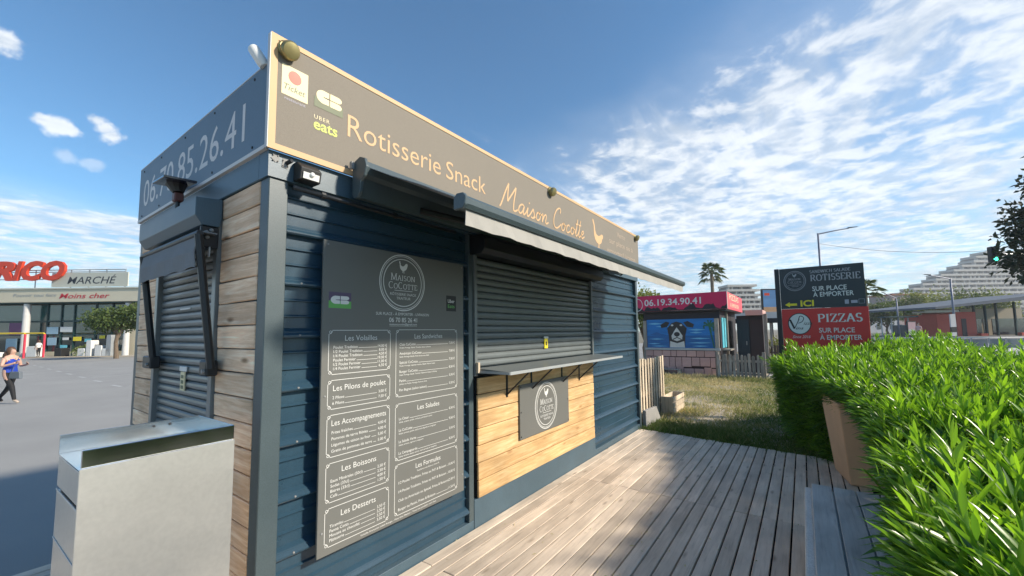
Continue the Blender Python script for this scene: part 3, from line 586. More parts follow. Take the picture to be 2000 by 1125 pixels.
# ------------------------------------------------------------------ menu board
MN = wthing('menu_board', 'tall grey menu board with white lettering listing dishes and prices', 'menu', (0.885, -0.05, 0.37))
x0, x1, z0, z1 = 0.29, 1.478, 0.37, 2.156
boxo('panel', 'menu_grey', MN, x0, x1, -0.056, -0.040, z0, z1, 0.002)
for (x, z) in ((0.315, 2.13), (0.315, 1.25), (0.315, 0.50), (1.455, 2.13), (1.455, 1.25), (1.455, 0.50)):
    MB().lathe([(0.006, 0.0), (0.006, -0.003), (0.003, -0.004)], 8, axis='Y').build('screw', 'zinc', MN, loc=(x, -0.0562, z))
ym = -0.0565
def crest(par, cx, cz, r, y, mat='print_white', k=1.0, rz=None):
    rz = rz or r; s = rz/0.193; sx = r/0.193
    p = Print(y); p.ring(cx, cz, r, rz, 0.0065*s); p.ring(cx, cz, r-0.011*sx, rz-0.011*s, 0.0035*s); p.ring(cx, cz, r-0.030*sx, rz-0.030*s, 0.0055*s)
    p.build('ring', mat, par)
    p = Print(y); hen(p, cx-0.038*sx, cz+0.068*s, 0.076*sx, 0.082*s); p.build('hen_emblem', mat, par)
    p = Print(y); serif(p, 'Maison', cx, cz+0.014*s, 0.045*s, 0.21*sx, 'C', 0.12); serif(p, 'CoCotte', cx, cz-0.044*s, 0.045*s, 0.25*sx, 'C', 0.12)
    p.rect(cx-0.078*sx, cx+0.078*sx, cz-0.058*s, cz-0.0545*s)
    p.text('RÔTISSERIE SNACK', cx, cz-0.090*s, 0.0175*s, 0.225*sx, 'C'); p.text('TRAITEUR', cx, cz-0.118*s, 0.0175*s, 0.12*sx, 'C'); p.build('lettering', mat, par)
crest(MN, 0.866, 1.952, 0.193, ym)
p = Print(ym); p.rect(0.326, 0.470, 1.800, 1.852); p.build('card_sticker_top', 'print_purple', MN)
p = Print(ym); p.rect(0.326, 0.470, 1.757, 1.7998); p.build('card_sticker_base', 'print_green', MN)
p = Print(ym-0.0004); cb(p, 0.338, 1.782, 0.118, 0.048); p.build('card_emblem', 'print_white', MN)
p = Print(ym); p.rect(1.283, 1.392, 1.772, 1.893); p.build('delivery_sticker', 'print_black', MN)
p = Print(ym-0.0004); p.text('Uber', 1.3375, 1.838, 0.026, 0.074, 'C', off=0.01); p.build('lettering', 'print_white', MN)
p = Print(ym-0.0004); p.text('Eats', 1.3375, 1.798, 0.026, 0.074, 'C', off=0.01); p.build('lettering', 'print_green', MN)
p = Print(ym); p.text('SUR PLACE - À EMPORTER - LIVRAISON', 0.876, 1.726, 0.0185, 0.455, 'C'); p.text('06 70 85 26 41', 0.872, 1.680, 0.030, 0.24, 'C', off=0.006); p.text('maisoncocotte@gmail.com', 0.872, 1.659, 0.013, 0.235, 'C', off=0.008); p.rect(0.755, 0.990, 1.652, 1.6535)
p.build('lettering', 'print_white', MN)
def menu_box(name, bx0, bx1, bz0, bz1, title, rows, sub=False, note=None, tw=None):
    p = Print(ym); c = 0.022; w = 0.0032
    pts = []
    for (cx, cz, a) in ((bx0, bz0, 90), (bx1, bz0, 180), (bx1, bz1, 270), (bx0, bz1, 360)):
        pts += arc(cx, cz, c, c, a, a-90, 4) if False else arc(cx, cz, c, c, a, a-90, 4)
    p.ribbon(pts, w, True)
    for (cx, cz) in ((bx0+0.010, bz0+0.010), (bx1-0.010, bz0+0.010), (bx1-0.010, bz1-0.010), (bx0+0.010, bz1-0.010)): p.ring(cx, cz, 0.007, 0.007, 0.003, 8)
    p.build('box_frame', 'print_white', MN)
    p = Print(ym); cx = (bx0+bx1)/2; zt = bz1-0.062
    p.text(title, cx, zt, 0.032, tw, 'C', off=-0.003)
    if note: p.text(note, cx, zt-0.024, 0.010, None, 'C')
    p.build('lettering', 'print_white', MN)
    n = len(rows); top = zt-(0.046 if not note else 0.066); bot = bz0+(0.024 if not sub else 0.036); l, r = bx0+0.030, bx1-0.026
    for i, row in enumerate(rows):
        z = top+(bot-top)*(i/(max(n-1, 1))); nm, pr = row[0], row[1]
        p = Print(ym); vs, _ = text2d(nm); wn = (max(v[0] for v in vs)-min(v[0] for v in vs))*0.0165/CAP*1.02
        p.text(nm, l, z, 0.0165, None, 'L'); p.text(pr, r, z, 0.0165, None, 'R')
        wp = 0.075; p.rect(l+wn+0.004, r-wp, z, z+0.0022)
        if sub and len(row) > 2: p.text(row[2], l, z-0.019, 0.0095, None, 'L', off=0.004)
        p.build('menu_line', 'print_white', MN)
menu_box('v', 0.332, 0.763, 1.370, 1.626, 'Les Volailles', [('Poulet Tradition', '14,00 €'), ('1/2 Poulet Tradition', '8,00 €'), ('1/4 Poulet Tradition', '4,50 €'), ('Poulet Fermier', '19,00 €'), ('1/2 Poulet Fermier', '11,00 €'), ('1/4 Poulet Fermier', '6,50 €')], tw=0.225)
menu_box('p', 0.332, 0.763, 1.172, 1.336, 'Les Pilons de poulet', [('2 Pilons', '3,00 €'), ('6 Pilons', '7,50 €')], tw=0.365)
menu_box('a', 0.332, 0.763, 0.902, 1.138, 'Les Accompagnements', [('Frites fraîches', '4,00 €'), ('Pommes de terre Rôties', '4,00 €'), ('Légumes de saison au four', '5,00 €'), ('Gratin de pommes de terre', '5,00 €')], tw=0.375)
menu_box('b', 0.332, 0.763, 0.652, 0.868, 'Les Boissons', [('Eaux Minérales (50cl)', '2,50 €'), ('Sodas (33cl)', '2,50 €'), ('Bières (33cl)', '4,00 €'), ('Café', '1,50 €')], tw=0.235)
menu_box('d', 0.332, 0.763, 0.412, 0.620, 'Les Desserts', [('Tiramisu', '3,50 €'), ('Panna Cotta', '3,50 €'), ('Mousse au chocolat', '3,50 €'), ('Pâtisserie', '3,50 €')], tw=0.235)
ing = ['Poulet, Fromage, Salade, Tomates, Sauce CoCotte', 'Steak, Fromage, Salade, Frites et sauce au choix', 'Poulet, Fromage, Légumes marinés, Salade, Frites et sauce', 'Steak, Fromage, Salade, Tomates, Oignons et sauce CoCotte', 'Jambon ou Poulet, Fromage, Sauce au choix']
menu_box('s', 0.810, 1.401, 1.178, 1.628, 'Les Sandwiches', [('Club CoCotte', '7,50 €', ing[0]), ('Américain CoCotte', '7,00 €', ing[1]), ('Spécial CoCotte', '7,50 €', ing[2]), ('Burger CoCotte', '8,50 €', ing[3]), ('Panini', '5,50 €', ing[4]), ('Pan Bagnat (selon saison)', '5,50 €')], True, tw=0.27)
menu_box('l', 0.810, 1.401, 0.762, 1.131, 'Les Salades', [('La César', '8,50 €', 'Salade, tomates, poulet, croûtons, parmesan et sauce'), ('La CoCotte', '9,50 €', 'Salade, tomates, poulet, oeuf, avocat, légumes et vinaigrette'), ('La Salade Verte', '3,50 €', 'Salade, tomates, oignons et vinaigrette'), ('La Campagnarde', '8,50 €', 'Salade, tomates, poulet, lardons, oeuf, pommes et vinaigrette')], True, tw=0.21)
menu_box('f', 0.810, 1.401, 0.412, 0.735, 'Les Formules', [('1/2 Poulet Tradition, Frites ou PdT & Boisson', '13,00 €'), ('1/4 Poulet Tradition, Frites ou PdT & Boisson', '10,00 €'), ('Club ou Américain ou Spécial, Frites & Boisson', '12,00 €'), ('Burger ou Panini, Frites & Boisson', '11,50 €')], note='Supplément avec Bière au choix 2€', tw=0.235)
p = Print(ym); p.text('Volaille Française Label Rouge - Plats faits Maison - Tous nos produits sont frais', 0.87, 0.388, 0.0095, 0.62, 'C'); p.build('lettering', 'print_white', MN)

# small crest sign on the boards
CS = wthing('crest_sign', 'small grey crest sign screwed to golden boards under the counter', 'sign', (2.785, -0.04, 0.575))
boxo('panel', 'menu_grey', CS, 2.292, 3.285, -0.040, -0.026, 0.572, 1.092, 0.002)
for x in (2.31, 3.265):
    for z in (0.60, 0.83, 1.07): MB().lathe([(0.007, 0.0), (0.007, -0.003), (0.003, -0.004)], 8, axis='Y').build('screw', 'black_metal', CS, loc=(x, -0.0402, z))
crest(CS, 2.785, 0.832, 0.222, -0.0405, rz=0.238)

# ------------------------------------------------------------------ awnings
AW = wthing('front_awning', 'half open grey roll-out awning with white valance over the serving hatch', 'awning', (2.68, -0.1, 2.42))
ax0, ax1 = 0.47, 4.88
cas = [(-0.078, 2.44), (-0.078, 2.62), (-0.10, 2.65), (-0.15, 2.665), (-0.19, 2.65), (-0.205, 2.61), (-0.19, 2.57), (-0.15, 2.555), (-0.14, 2.50), (-0.12, 2.44)]
smooth_by_angle(MB().prism(cas, ax0, ax1, 'X').build('cassette', 'anthracite_post', AW), 35)
cap_pr = [(-0.079, 2.45), (-0.079, 2.63), (-0.10, 2.665), (-0.15, 2.682), (-0.20, 2.662), (-0.218, 2.61), (-0.20, 2.555), (-0.165, 2.53), (-0.16, 2.465), (-0.13, 2.43), (-0.10, 2.43)]
MB().prism(cap_pr, ax0-0.022, ax0-0.001, 'X').build('end_cap', 'anthracite_post', AW, 0.003)
MB().prism(cap_pr, ax1+0.001, ax1+0.022, 'X').build('end_cap', 'anthracite_post', AW, 0.003)
def awning_fabric(name, mat, xa, xb, pts, t=0.004):
    top = [(y, z+t/2) for y, z in pts]; bot = [(y, z-t/2) for y, z in pts][::-1]
    return MB().prism(top+bot, xa, xb, 'X').build(name, mat, AW)
awning_fabric('fabric', 'fabric_grey', ax0+0.02, ax1-0.02, [(-0.17, 2.625), (-0.40, 2.515), (-0.65, 2.405), (-0.962, 2.255)])
fb_pr = [(-0.955, 2.202), (-0.955, 2.250), (-0.970, 2.264), (-1.002, 2.264), (-1.016, 2.250), (-1.014, 2.222), (-1.000, 2.202)]
smooth_by_angle(MB().prism(fb_pr, ax0-0.012, ax1+0.02, 'X').build('front_bar', 'anthracite_post', AW), 30)
MB().prism([(q[0]*1.0, q[1]) for q in [(-0.945, 2.195), (-0.945, 2.256), (-0.965, 2.274), (-1.006, 2.272), (-1.024, 2.252), (-1.020, 2.212), (-1.004, 2.195)]], ax0-0.034, ax0-0.013, 'X').build('bar_end_cap', 'anthracite_post', AW, 0.003)
# valance with a gentle wave
vb = MB(); n = 60
for side, dy in ((0, 0.0), (1, 0.003)):
    pass
vv = []
for i in range(n+1):
    x = ax0+0.01+(ax1-ax0-0.02)*i/n; wv = 0.004*math.sin(i*0.9)+0.003*math.sin(i*2.3)
    vv += [(x, -0.988, 2.199), (x, -0.984+wv, 2.124+0.003*math.sin(i*1.7)), (x, -0.981+wv, 2.124+0.003*math.sin(i*1.7)), (x, -0.984, 2.199)]
ff = [(4*i, 4*i+1, 4*i+5, 4*i+4) for i in range(n)]+[(4*i+2, 4*i+3, 4*i+7, 4*i+6) for i in range(n)]+[(4*i+1, 4*i+2, 4*i+6, 4*i+5) for i in range(n)]+[(0, 3, 2, 1), (4*n, 4*n+1, 4*n+2, 4*n+3)]
vb.add(vv, ff); vb.build('valance', 'valance', AW)
for xa, sgn in ((0.95, 1), (4.40, -1)):
    ar = MB(); ar.tube([(xa, -0.13, 2.47), (xa+sgn*0.85, -0.46, 2.40)], 0.024, 8); ar.tube([(xa+sgn*0.85, -0.46, 2.40), (xa+sgn*0.12, -0.95, 2.24)], 0.020, 8)
    ar.lathe([(0.03, -0.03), (0.034, 0.0), (0.03, 0.03)], 12, (xa+sgn*0.85, -0.46, 2.40)); ar.build('folding_arm', 'black_metal', AW)
for x in (0.60, 2.60, 4.70): boxo('wall_bracket', 'zinc', AW, x-0.03, x+0.03, -0.094, -0.078, 2.46, 2.60)
boxo('wall_bracket', 'zinc', AW, ax0-0.042, ax0-0.024, -0.10, -0.0775, 2.615, 2.66)

A2 = wthing('side_awning', 'closed grey drop arm awning over the side rolling door', 'awning', (-0.05, 1.15, 1.38))
MB().prism([(-0.013, 2.436), (-0.148, 2.424), (-0.148, 2.316), (-0.113, 2.262), (-0.025, 2.262), (-0.013, 2.30)], 0.572, 1.75, 'Y').build('hood', 'anthracite', A2, 0.003)
fv = []; n = 24
for i in range(n+1):
    y = 0.505+(1.60-0.505)*i/n; w1 = 0.004*math.sin(i*0.8)
    fv += [(-0.150, y, 2.185), (-0.166+w1, y, 2.09), (-0.158-w1, y, 1.995+0.004*math.sin(i)), (-0.154-w1, y, 1.995+0.004*math.sin(i)), (-0.162+w1, y, 2.09), (-0.146, y, 2.185)]
ff = [(6*i+k, 6*i+(k+1) % 6, 6*i+6+(k+1) % 6, 6*i+6+k) for i in range(n) for k in range(6)]+[(0, 1, 2, 3, 4, 5), tuple(6*n+k for k in (5, 4, 3, 2, 1, 0))]
MB().add(fv, ff).build('fabric_drop', 'fabric_grey', A2)
MB().tube([(-0.145, 0.485, 2.19), (-0.145, 1.62, 2.19)], 0.018, 10).build('front_bar', 'black_metal', A2)
boxo('fabric_top', 'fabric_grey', A2, -0.148, -0.05, 0.52, 1.60, 2.205, 2.212)
for y in (0.488, 1.60):
    a = MB().tube([(-0.062, y, 1.415), (-0.148, y+0.012, 2.185)], 0.021, 10).build('drop_arm', 'black_metal', A2)
    boxo('pivot', 'black_metal', A2, -0.085, -0.0245, y+(0.005 if y < 1 else -0.02), y+(0.115 if y < 1 else 0.17), 1.37, 1.46, 0.008)
    MB().lathe([(0.012, 0.0), (0.012, -0.012)], 10, axis='X').build('pivot_bolt', 'zinc', A2, loc=(-0.086, y+0.03, 1.40))
boxo('gear_bracket', 'black_metal', A2, -0.115, -0.0245, 0.575, 0.60, 2.13, 2.26, 0.006)
for (x, z) in ((-0.09, 2.22), (-0.065, 2.235), (-0.085, 2.19)): MB().lathe([(0.011, 0.0), (0.011, -0.012), (0.006, -0.016)], 10, axis='Y').build('bolt', 'zinc', A2, loc=(x, 0.5745, z))
boxo('tag', 'print_white', A2, -0.078, -0.074, 0.545, 0.572, 2.07, 2.13, 0.001)

SP = wthing('solar_lamp', 'solar panel lamp on a short post standing on the side awning hood', 'lamp', (-0.11, 1.02, 2.437))
pm = MB().box(-0.085, 0.085, -0.175, 0.175, -0.008, 0.008).build('solar_panel', 'solar_cell', SP, 0.003, loc=(-0.13, 1.06, 2.625), rot=(R(7), R(-2), R(-4)))
MB().tube([(-0.12, 1.05, 2.61), (-0.115, 1.03, 2.55)], [0.06, 0.03], 10).build('panel_mount', 'black_plastic', SP)
boxo('lamp_body', 'red_plastic', SP, -0.14, -0.09, 1.00, 1.06, 2.49, 2.548, 0.006)
MB().tube([(-0.115, 1.03, 2.437), (-0.115, 1.03, 2.49)], 0.012, 8).build('post', 'black_metal', SP)

FL = wthing('solar_floodlight', 'black wedge shaped solar floodlight under the Rotisserie fascia', 'lamp', (0.175, -0.06, 2.45))
MB().prism([(-0.026, 2.455), (-0.026, 2.562), (-0.060, 2.562), (-0.112, 2.520), (-0.098, 2.455)], 0.118, 0.236, 'X').build('housing', 'black_plastic', FL, 0.004)
MB().prism([(-0.1035, 2.462), (-0.1105, 2.497), (-0.1135, 2.4965), (-0.1065, 2.4615)], 0.132, 0.222, 'X').build('lens', 'lens', FL)
MB().lathe([(0.014, 0.004), (0.013, -0.006), (0.008, -0.011)], 14, axis='Y').build('sensor', 'lens', FL, loc=(0.180, -0.113, 2.490))
for i, (x, z, a) in enumerate(((0.022, 2.555, 40), (0.074, 2.541, 8))):
    PL = wthing('zinc_bracket', ('diamond turned zinc plate at the beam corner', 'upright zinc plate with a socket beside the floodlight')[i], 'bracket', (x, -0.0245, z))
    MB().box(-0.016, 0.016, -0.003, 0.0, -0.025 if i else -0.018, 0.025 if i else 0.018).build('plate', 'zinc', PL, loc=(x, -0.0245, z), rot=(0, R(a), 0))
    for (bx, bz) in ((-0.012, -0.015), (0.012, 0.015), (-0.012, 0.015), (0.012, -0.015)): MB().lathe([(0.004, 0.0), (0.004, -0.004)], 8, axis='Y').build('bolt', 'black_metal', PL, loc=(x+bx, -0.0276, z+bz))
    if i: MB().tube([(x+0.006, -0.028, z+0.004), (x+0.016, -0.065, z+0.012)], 0.011, 10).build('socket', 'black_metal', PL)

# ------------------------------------------------------------------ steel bin
BN = thing('litter_bin', 'tall brushed stainless steel bin with open tray top beside the kiosk corner', 'bin', (-0.424, 0.019, 0.002), 0.017)
w, d = 0.236, 0.201
MB().prism([(-w, -d), (w, -d), (w, d), (-w, d)], 0.06, 0.985, 'Z').build('body', 'steel_brushed', BN, 0.004)
boxo('plinth', 'black_metal', BN, -w+0.02, w-0.02, -d+0.02, d-0.02, 0.0, 0.0595)
MB().box(-w-0.006, w+0.006, -d-0.010, -d-0.0045, 0.10, 1.135).build('front_panel', 'steel_brushed', BN, 0.002)
boxo('upper_body', 'steel_brushed', BN, -w, w, -d+0.001, d, 1.0, 1.12, 0.003)
boxo('seam_strip', 'trim_white', BN, -w-0.003, -w-0.0005, -d+0.005, d-0.005, 0.987, 0.993)
boxo('seam_strip', 'trim_white', BN, -w-0.003, -w-0.0005, -d+0.005, d-0.005, 0.800, 0.805)
boxo('inner_void', 'dark_void', BN, -w+0.01, w-0.01, -d+0.01, d-0.01, 0.9855, 0.9995)
ty = MB(); ty.box(-w-0.002, w+0.002, -d-0.003, d, 1.1215, 1.127); ty.build('tray', 'steel_bright', BN)
MB().box(-w-0.002, w+0.002, -d-0.010, -d-0.0035, 1.1375, 1.20).build('tray_lip', 'steel_bright', BN, 0.002)
MB().box(-w-0.002, w+0.002, d-0.004, d+0.001, 1.1275, 1.20).build('tray_lip', 'steel_bright', BN, 0.001)
MB().box(w-0.002, w+0.002, -d-0.003, d-0.0045, 1.1275, 1.20).build('tray_lip', 'steel_bright', BN, 0.001)
for q in (0.06, 0.12): MB().lathe([(0.006, 0.0), (0.006, -0.004)], 8, axis='Y').build('rivet', 'black_metal', BN, loc=(q, d-0.0045, 1.18))
# ------------------------------------------------------------------ foliage helpers
def leaf_mesh(name, mat, base, dirn, length, width, tone, up=None, droop=0.25, fold=0.25, simple=False, twist=None):
    """many blades as one mesh: base points, directions, sizes and a tone per blade"""
    base = np.asarray(base, float); d = np.asarray(dirn, float); n = len(base)
    d /= np.linalg.norm(d, axis=1, keepdims=True)+1e-9
    L = np.broadcast_to(np.asarray(length, float), (n,))[:, None]; Wd = np.broadcast_to(np.asarray(width, float), (n,))[:, None]
    a = rng.normal(size=(n, 3)) if up is None else np.broadcast_to(np.asarray(up, float), (n, 3))+rng.normal(size=(n, 3))*0.35
    s = np.cross(d, a); s /= np.linalg.norm(s, axis=1, keepdims=True)+1e-9; nn = np.cross(s, d)
    g = np.array([0, 0, -1.0])
    def mid(t): return base+d*L*t+g*L*droop*t*t
    if simple:
        vs = np.stack([base, mid(0.5)+s*Wd/2+nn*Wd*fold*0.5, mid(1.0), mid(0.5)-s*Wd/2+nn*Wd*fold*0.5], 1)
        faces = np.array([[0, 1, 2], [0, 2, 3]]); k = 4
    else:
        m1, m2 = mid(0.35), mid(0.72)
        vs = np.stack([base, m1+s*Wd*0.48+nn*Wd*fold, m1, m1-s*Wd*0.48+nn*Wd*fold, m2+s*Wd*0.36+nn*Wd*fold*0.8, m2, m2-s*Wd*0.36+nn*Wd*fold*0.8, mid(1.0)], 1)
        faces = np.array([[0, 1, 2], [0, 2, 3], [1, 4, 5], [1, 5, 2], [2, 5, 6], [2, 6, 3], [4, 7, 5], [5, 7, 6]]); k = 8
    V = vs.reshape(-1, 3); Fc = (faces[None]+(np.arange(n)*k)[:, None, None]).reshape(-1, 3)
    me = bpy.data.meshes.new(name); me.vertices.add(len(V)); me.vertices.foreach_set('co', V.ravel())
    me.loops.add(Fc.size); me.loops.foreach_set('vertex_index', Fc.ravel().astype(np.int32))
    me.polygons.add(len(Fc)); me.polygons.foreach_set('loop_start', np.arange(0, Fc.size, 3, dtype=np.int32))
    me.update(calc_edges=True)
    at = me.attributes.new('tone', 'FLOAT', 'POINT'); at.data.foreach_set('value', np.repeat(np.clip(tone, 0, 1), k).astype(np.float32))
    me.polygons.foreach_set('use_smooth', np.ones(len(Fc), bool)); me.materials.append(MATS[mat]); me.validate()
    return me
def wobble(x, y, s=1.0):
    return np.sin(1.7*x*s+0.6)*np.cos(2.3*y*s+1.1)+0.6*np.sin(4.1*x*s-2.0*y*s)+0.4*np.cos(7.3*x*s+5.9*y*s)

# ------------------------------------------------------------------ oleander hedge
HG = thing('oleander_hedge', 'long clipped oleander hedge with narrow bright green leaves beside the deck', 'hedge', (4.5, -3.2, -0.2))
HG['_w'] = 1
def edge_y(x): return np.interp(x, [-1, 0.3, 0.8, 1.7, 2.6, 4.0, 5.3, 6.2, 7.0, 10], [-2.62, -2.54, -2.54, -2.62, -2.67, -2.68, -2.40, -2.04, -1.92, -1.95])
def top_z(x, y): return 0.875+0.037*x+0.03*np.clip(-2.6-y, 0, 3)+0.035*wobble(x, y, 1.2)
def end_x(y): return 7.35+np.clip(-2.3-y, 0, 2)*1.25
def hedge():
    B = []; Dn = []; Ln = []; Wn = []; Tn = []; simple = []
    cam_p = np.array([-0.965, -2.289, 1.6])
    def shoots(P, D, nl, sl, tone0, lsc=1.0, open_=1.0):
        for p, d in zip(P, D):
            d = d/np.linalg.norm(d); a = np.cross(d, [0.3, 0.9, 0.1]); a /= np.linalg.norm(a); b = np.cross(d, a)
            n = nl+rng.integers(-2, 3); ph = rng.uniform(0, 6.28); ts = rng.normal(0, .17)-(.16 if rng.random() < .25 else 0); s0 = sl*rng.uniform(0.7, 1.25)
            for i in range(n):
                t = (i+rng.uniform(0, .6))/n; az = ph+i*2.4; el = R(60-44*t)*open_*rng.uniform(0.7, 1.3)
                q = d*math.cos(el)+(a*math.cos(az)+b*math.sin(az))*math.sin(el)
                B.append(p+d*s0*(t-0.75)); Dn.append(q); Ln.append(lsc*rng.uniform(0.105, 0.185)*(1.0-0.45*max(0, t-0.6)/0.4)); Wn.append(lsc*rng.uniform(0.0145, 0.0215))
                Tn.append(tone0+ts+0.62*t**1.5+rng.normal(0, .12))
    # top
    N = 4300; x = rng.uniform(-0.25, 10.2, N); x = np.where(rng.random(N) < 0.35, rng.uniform(-0.25, 3.0, N), x); y = rng.uniform(-4.4, -2.0, N)
    k = (y < edge_y(x)) & (x < end_x(y)); x = x[k]; y = y[k]; z = top_z(x, y)+rng.normal(0, .045, len(x))
    e = np.clip(1-(edge_y(x)-y)/0.35, 0, 1)
    z -= 0.05*e**2
    dirs = np.stack([rng.normal(-.05, .28, len(x)), rng.normal(0, .28, len(x))+0.5*e, np.full(len(x), 1.0)], 1)
    P = np.stack([x, y, z], 1); dist = np.linalg.norm(P-cam_p, axis=1); k = dist > 0.62
    P = P[k]; dirs = dirs[k]; dist = dist[k]
    near = dist < 3.2
    vn = dist < 1.9
    shoots(P[vn], dirs[vn], 11, 0.32, 0.22, 1.55); near &= ~vn
    shoots(P[near], dirs[near], 12, 0.27, 0.20, 1.22); shoots(P[~near], dirs[~near], 11, 0.26, 0.18, 1.2)
    # some tall new shoots
    m = rng.choice(len(P), 420, replace=False); shoots(P[m]+np.stack([np.zeros(420), np.zeros(420), rng.uniform(.04, .17, 420)], 1), dirs[m]*np.array([.6, .6, 1]), 13, 0.26, 0.36, 1.05, 0.7)
    # side towards the deck, and the far end face
    N = 2100; x = rng.uniform(-0.1, 7.4, N); lo = np.where(x > 5.3, -0.05, 0.84); z = lo+(top_z(x, -2.3)-0.06-lo)*rng.random(N)**0.8
    y = edge_y(x)+0.02-0.16*(1-z/1.2)-0.25*np.where(x < 5.2, 1, 0)*np.clip(1.05-z, 0, 1)+rng.normal(0, .035, N)
    P = np.stack([x, y, z], 1); dirs = np.stack([rng.normal(0, .35, N), np.full(N, 0.85), rng.normal(0.25, .35, N)+0.55*(z/1.2)], 1)
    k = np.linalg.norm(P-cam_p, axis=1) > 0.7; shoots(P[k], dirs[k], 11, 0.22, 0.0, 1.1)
    N = 700; y = rng.uniform(-3.9, -2.15, N); z = rng.uniform(0.0, 1.2, N); x = end_x(y)+rng.normal(0, .05, N)
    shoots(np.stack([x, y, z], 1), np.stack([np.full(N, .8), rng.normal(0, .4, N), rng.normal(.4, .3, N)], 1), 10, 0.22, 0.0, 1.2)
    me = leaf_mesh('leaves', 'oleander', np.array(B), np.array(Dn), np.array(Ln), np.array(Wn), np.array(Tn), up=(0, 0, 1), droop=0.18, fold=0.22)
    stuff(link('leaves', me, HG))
    # inner leaves that close the view into the hedge
    N = 16000; x = rng.uniform(-0.1, 10, N); y = rng.uniform(-4.3, -2.3, N); k = (y < edge_y(x)-0.06) & (x < end_x(y)-0.05); x = x[k]; y = y[k]
    z = top_z(x, y)-0.10-0.55*rng.random(len(x))**1.5
    z = np.where((x < 5.2) & (y > -2.9), np.maximum(z, 0.80), z)
    P = np.stack([x, y, z], 1); k = np.linalg.norm(P-cam_p, axis=1) > 0.8; P = P[k]
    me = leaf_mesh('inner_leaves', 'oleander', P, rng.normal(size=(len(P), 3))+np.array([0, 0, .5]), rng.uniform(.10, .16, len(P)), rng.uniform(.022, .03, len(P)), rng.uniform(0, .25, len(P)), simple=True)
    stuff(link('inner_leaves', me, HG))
    st = MB()
    for i in range(330):
        x = rng.uniform(0.0, 8.6); y = rng.uniform(-4.1, -2.5)
        if x < 5.2 and y > -2.85: continue
        if x > end_x(y)-0.1: continue
        h = float(top_z(np.array(x), np.array(y)))-0.03; q = rng.normal(0, .10, 4)
        st.tube([(x, y, -0.2), (x+q[0]*.5, y+q[1]*.5, h*0.5), (x+q[0]+q[2]*.4, y+q[1]+q[3]*.4, h)], [0.011, 0.008, 0.003], 5, False)
    stuff(st.build('stems', 'bark', HG))
hedge()

# planter under the hedge and bench along it
PT = thing('planter', 'tall tapered terracotta planter at the foot of the hedge', 'planter', (4.86, -2.84, 0.0))
MB().add([(-.36, -.22, 0), (.40, -.22, 0), (.20, .34, 0), (-.34, .24, 0), (-.46, -.30, .80), (.50, -.30, .80), (.36, .42, .80), (-.46, .30, .80)], [(0, 3, 2, 1), (0, 1, 5, 4), (1, 2, 6, 5), (2, 3, 7, 6), (3, 0, 4, 7), (4, 5, 6, 7)]).build('pot', 'terracotta', PT, 0.012, 2)
MB().add([(-.47, -.31, .801), (.51, -.31, .801), (.37, .43, .801), (-.47, .31, .801), (-.47, -.31, .84), (.51, -.31, .84), (.37, .43, .84), (-.47, .31, .84)], [(0, 3, 2, 1), (0, 1, 5, 4), (1, 2, 6, 5), (2, 3, 7, 6), (3, 0, 4, 7), (4, 5, 6, 7)]).build('rim', 'terracotta', PT, 0.006, 1)
BE = wthing('bench', 'concrete bench topped with weathered grey timber boards under the hedge', 'bench', (2.0, -2.52, 0.0))
bpr = [(1.05, 0.0), (2.92, 0.0), (2.965, 0.30), (2.95, 0.385), (2.89, 0.41), (1.05, 0.41)]
MB().prism([(q[0], q[1]) for q in bpr], -2.80, -2.232, 'Y').build('base', 'concrete', BE, 0.012, 2)
for k in range(4): 
    o = boxo('seat_board', 'bench_wood', BE, 1.05, 2.90, -2.275-0.130*k-0.122, -2.275-0.130*k, 0.412, 0.440, 0.004); o.rotation_euler = (random.uniform(-.008, .008), 0, 0)

# ------------------------------------------------------------------ grass plot beyond the deck
def soil_sheet():
    nx, ny = 90, 70; X0, X1, Y0, Y1 = 4.9, 24.0, -5.0, 9.0
    v = []; f = []
    for j in range(ny+1):
        for i in range(nx+1):
            x = X0+(X1-X0)*i/nx; y = Y0+(Y1-Y0)*j/ny
            z = -0.075+0.018*float(wobble(np.array(x), np.array(y), 0.9))-0.03*max(0, 6.2-x)
            v.append((x, y, z))
    for j in range(ny):
        for i in range(nx):
            xc = X0+(X1-X0)*(i+.5)/nx; yc = Y0+(Y1-Y0)*(j+.5)/ny
            if xc < 6.1 and yc > -0.1 : continue
            a = j*(nx+1)+i; f.append((a, a+1, a+nx+2, a+nx+1))
    me = bpy.data.meshes.new('grass_plot'); me.from_pydata(v, [], f); me.materials.append(MATS['soil']); me.shade_smooth(); return struct(link('grass_plot', me))
soil_sheet()
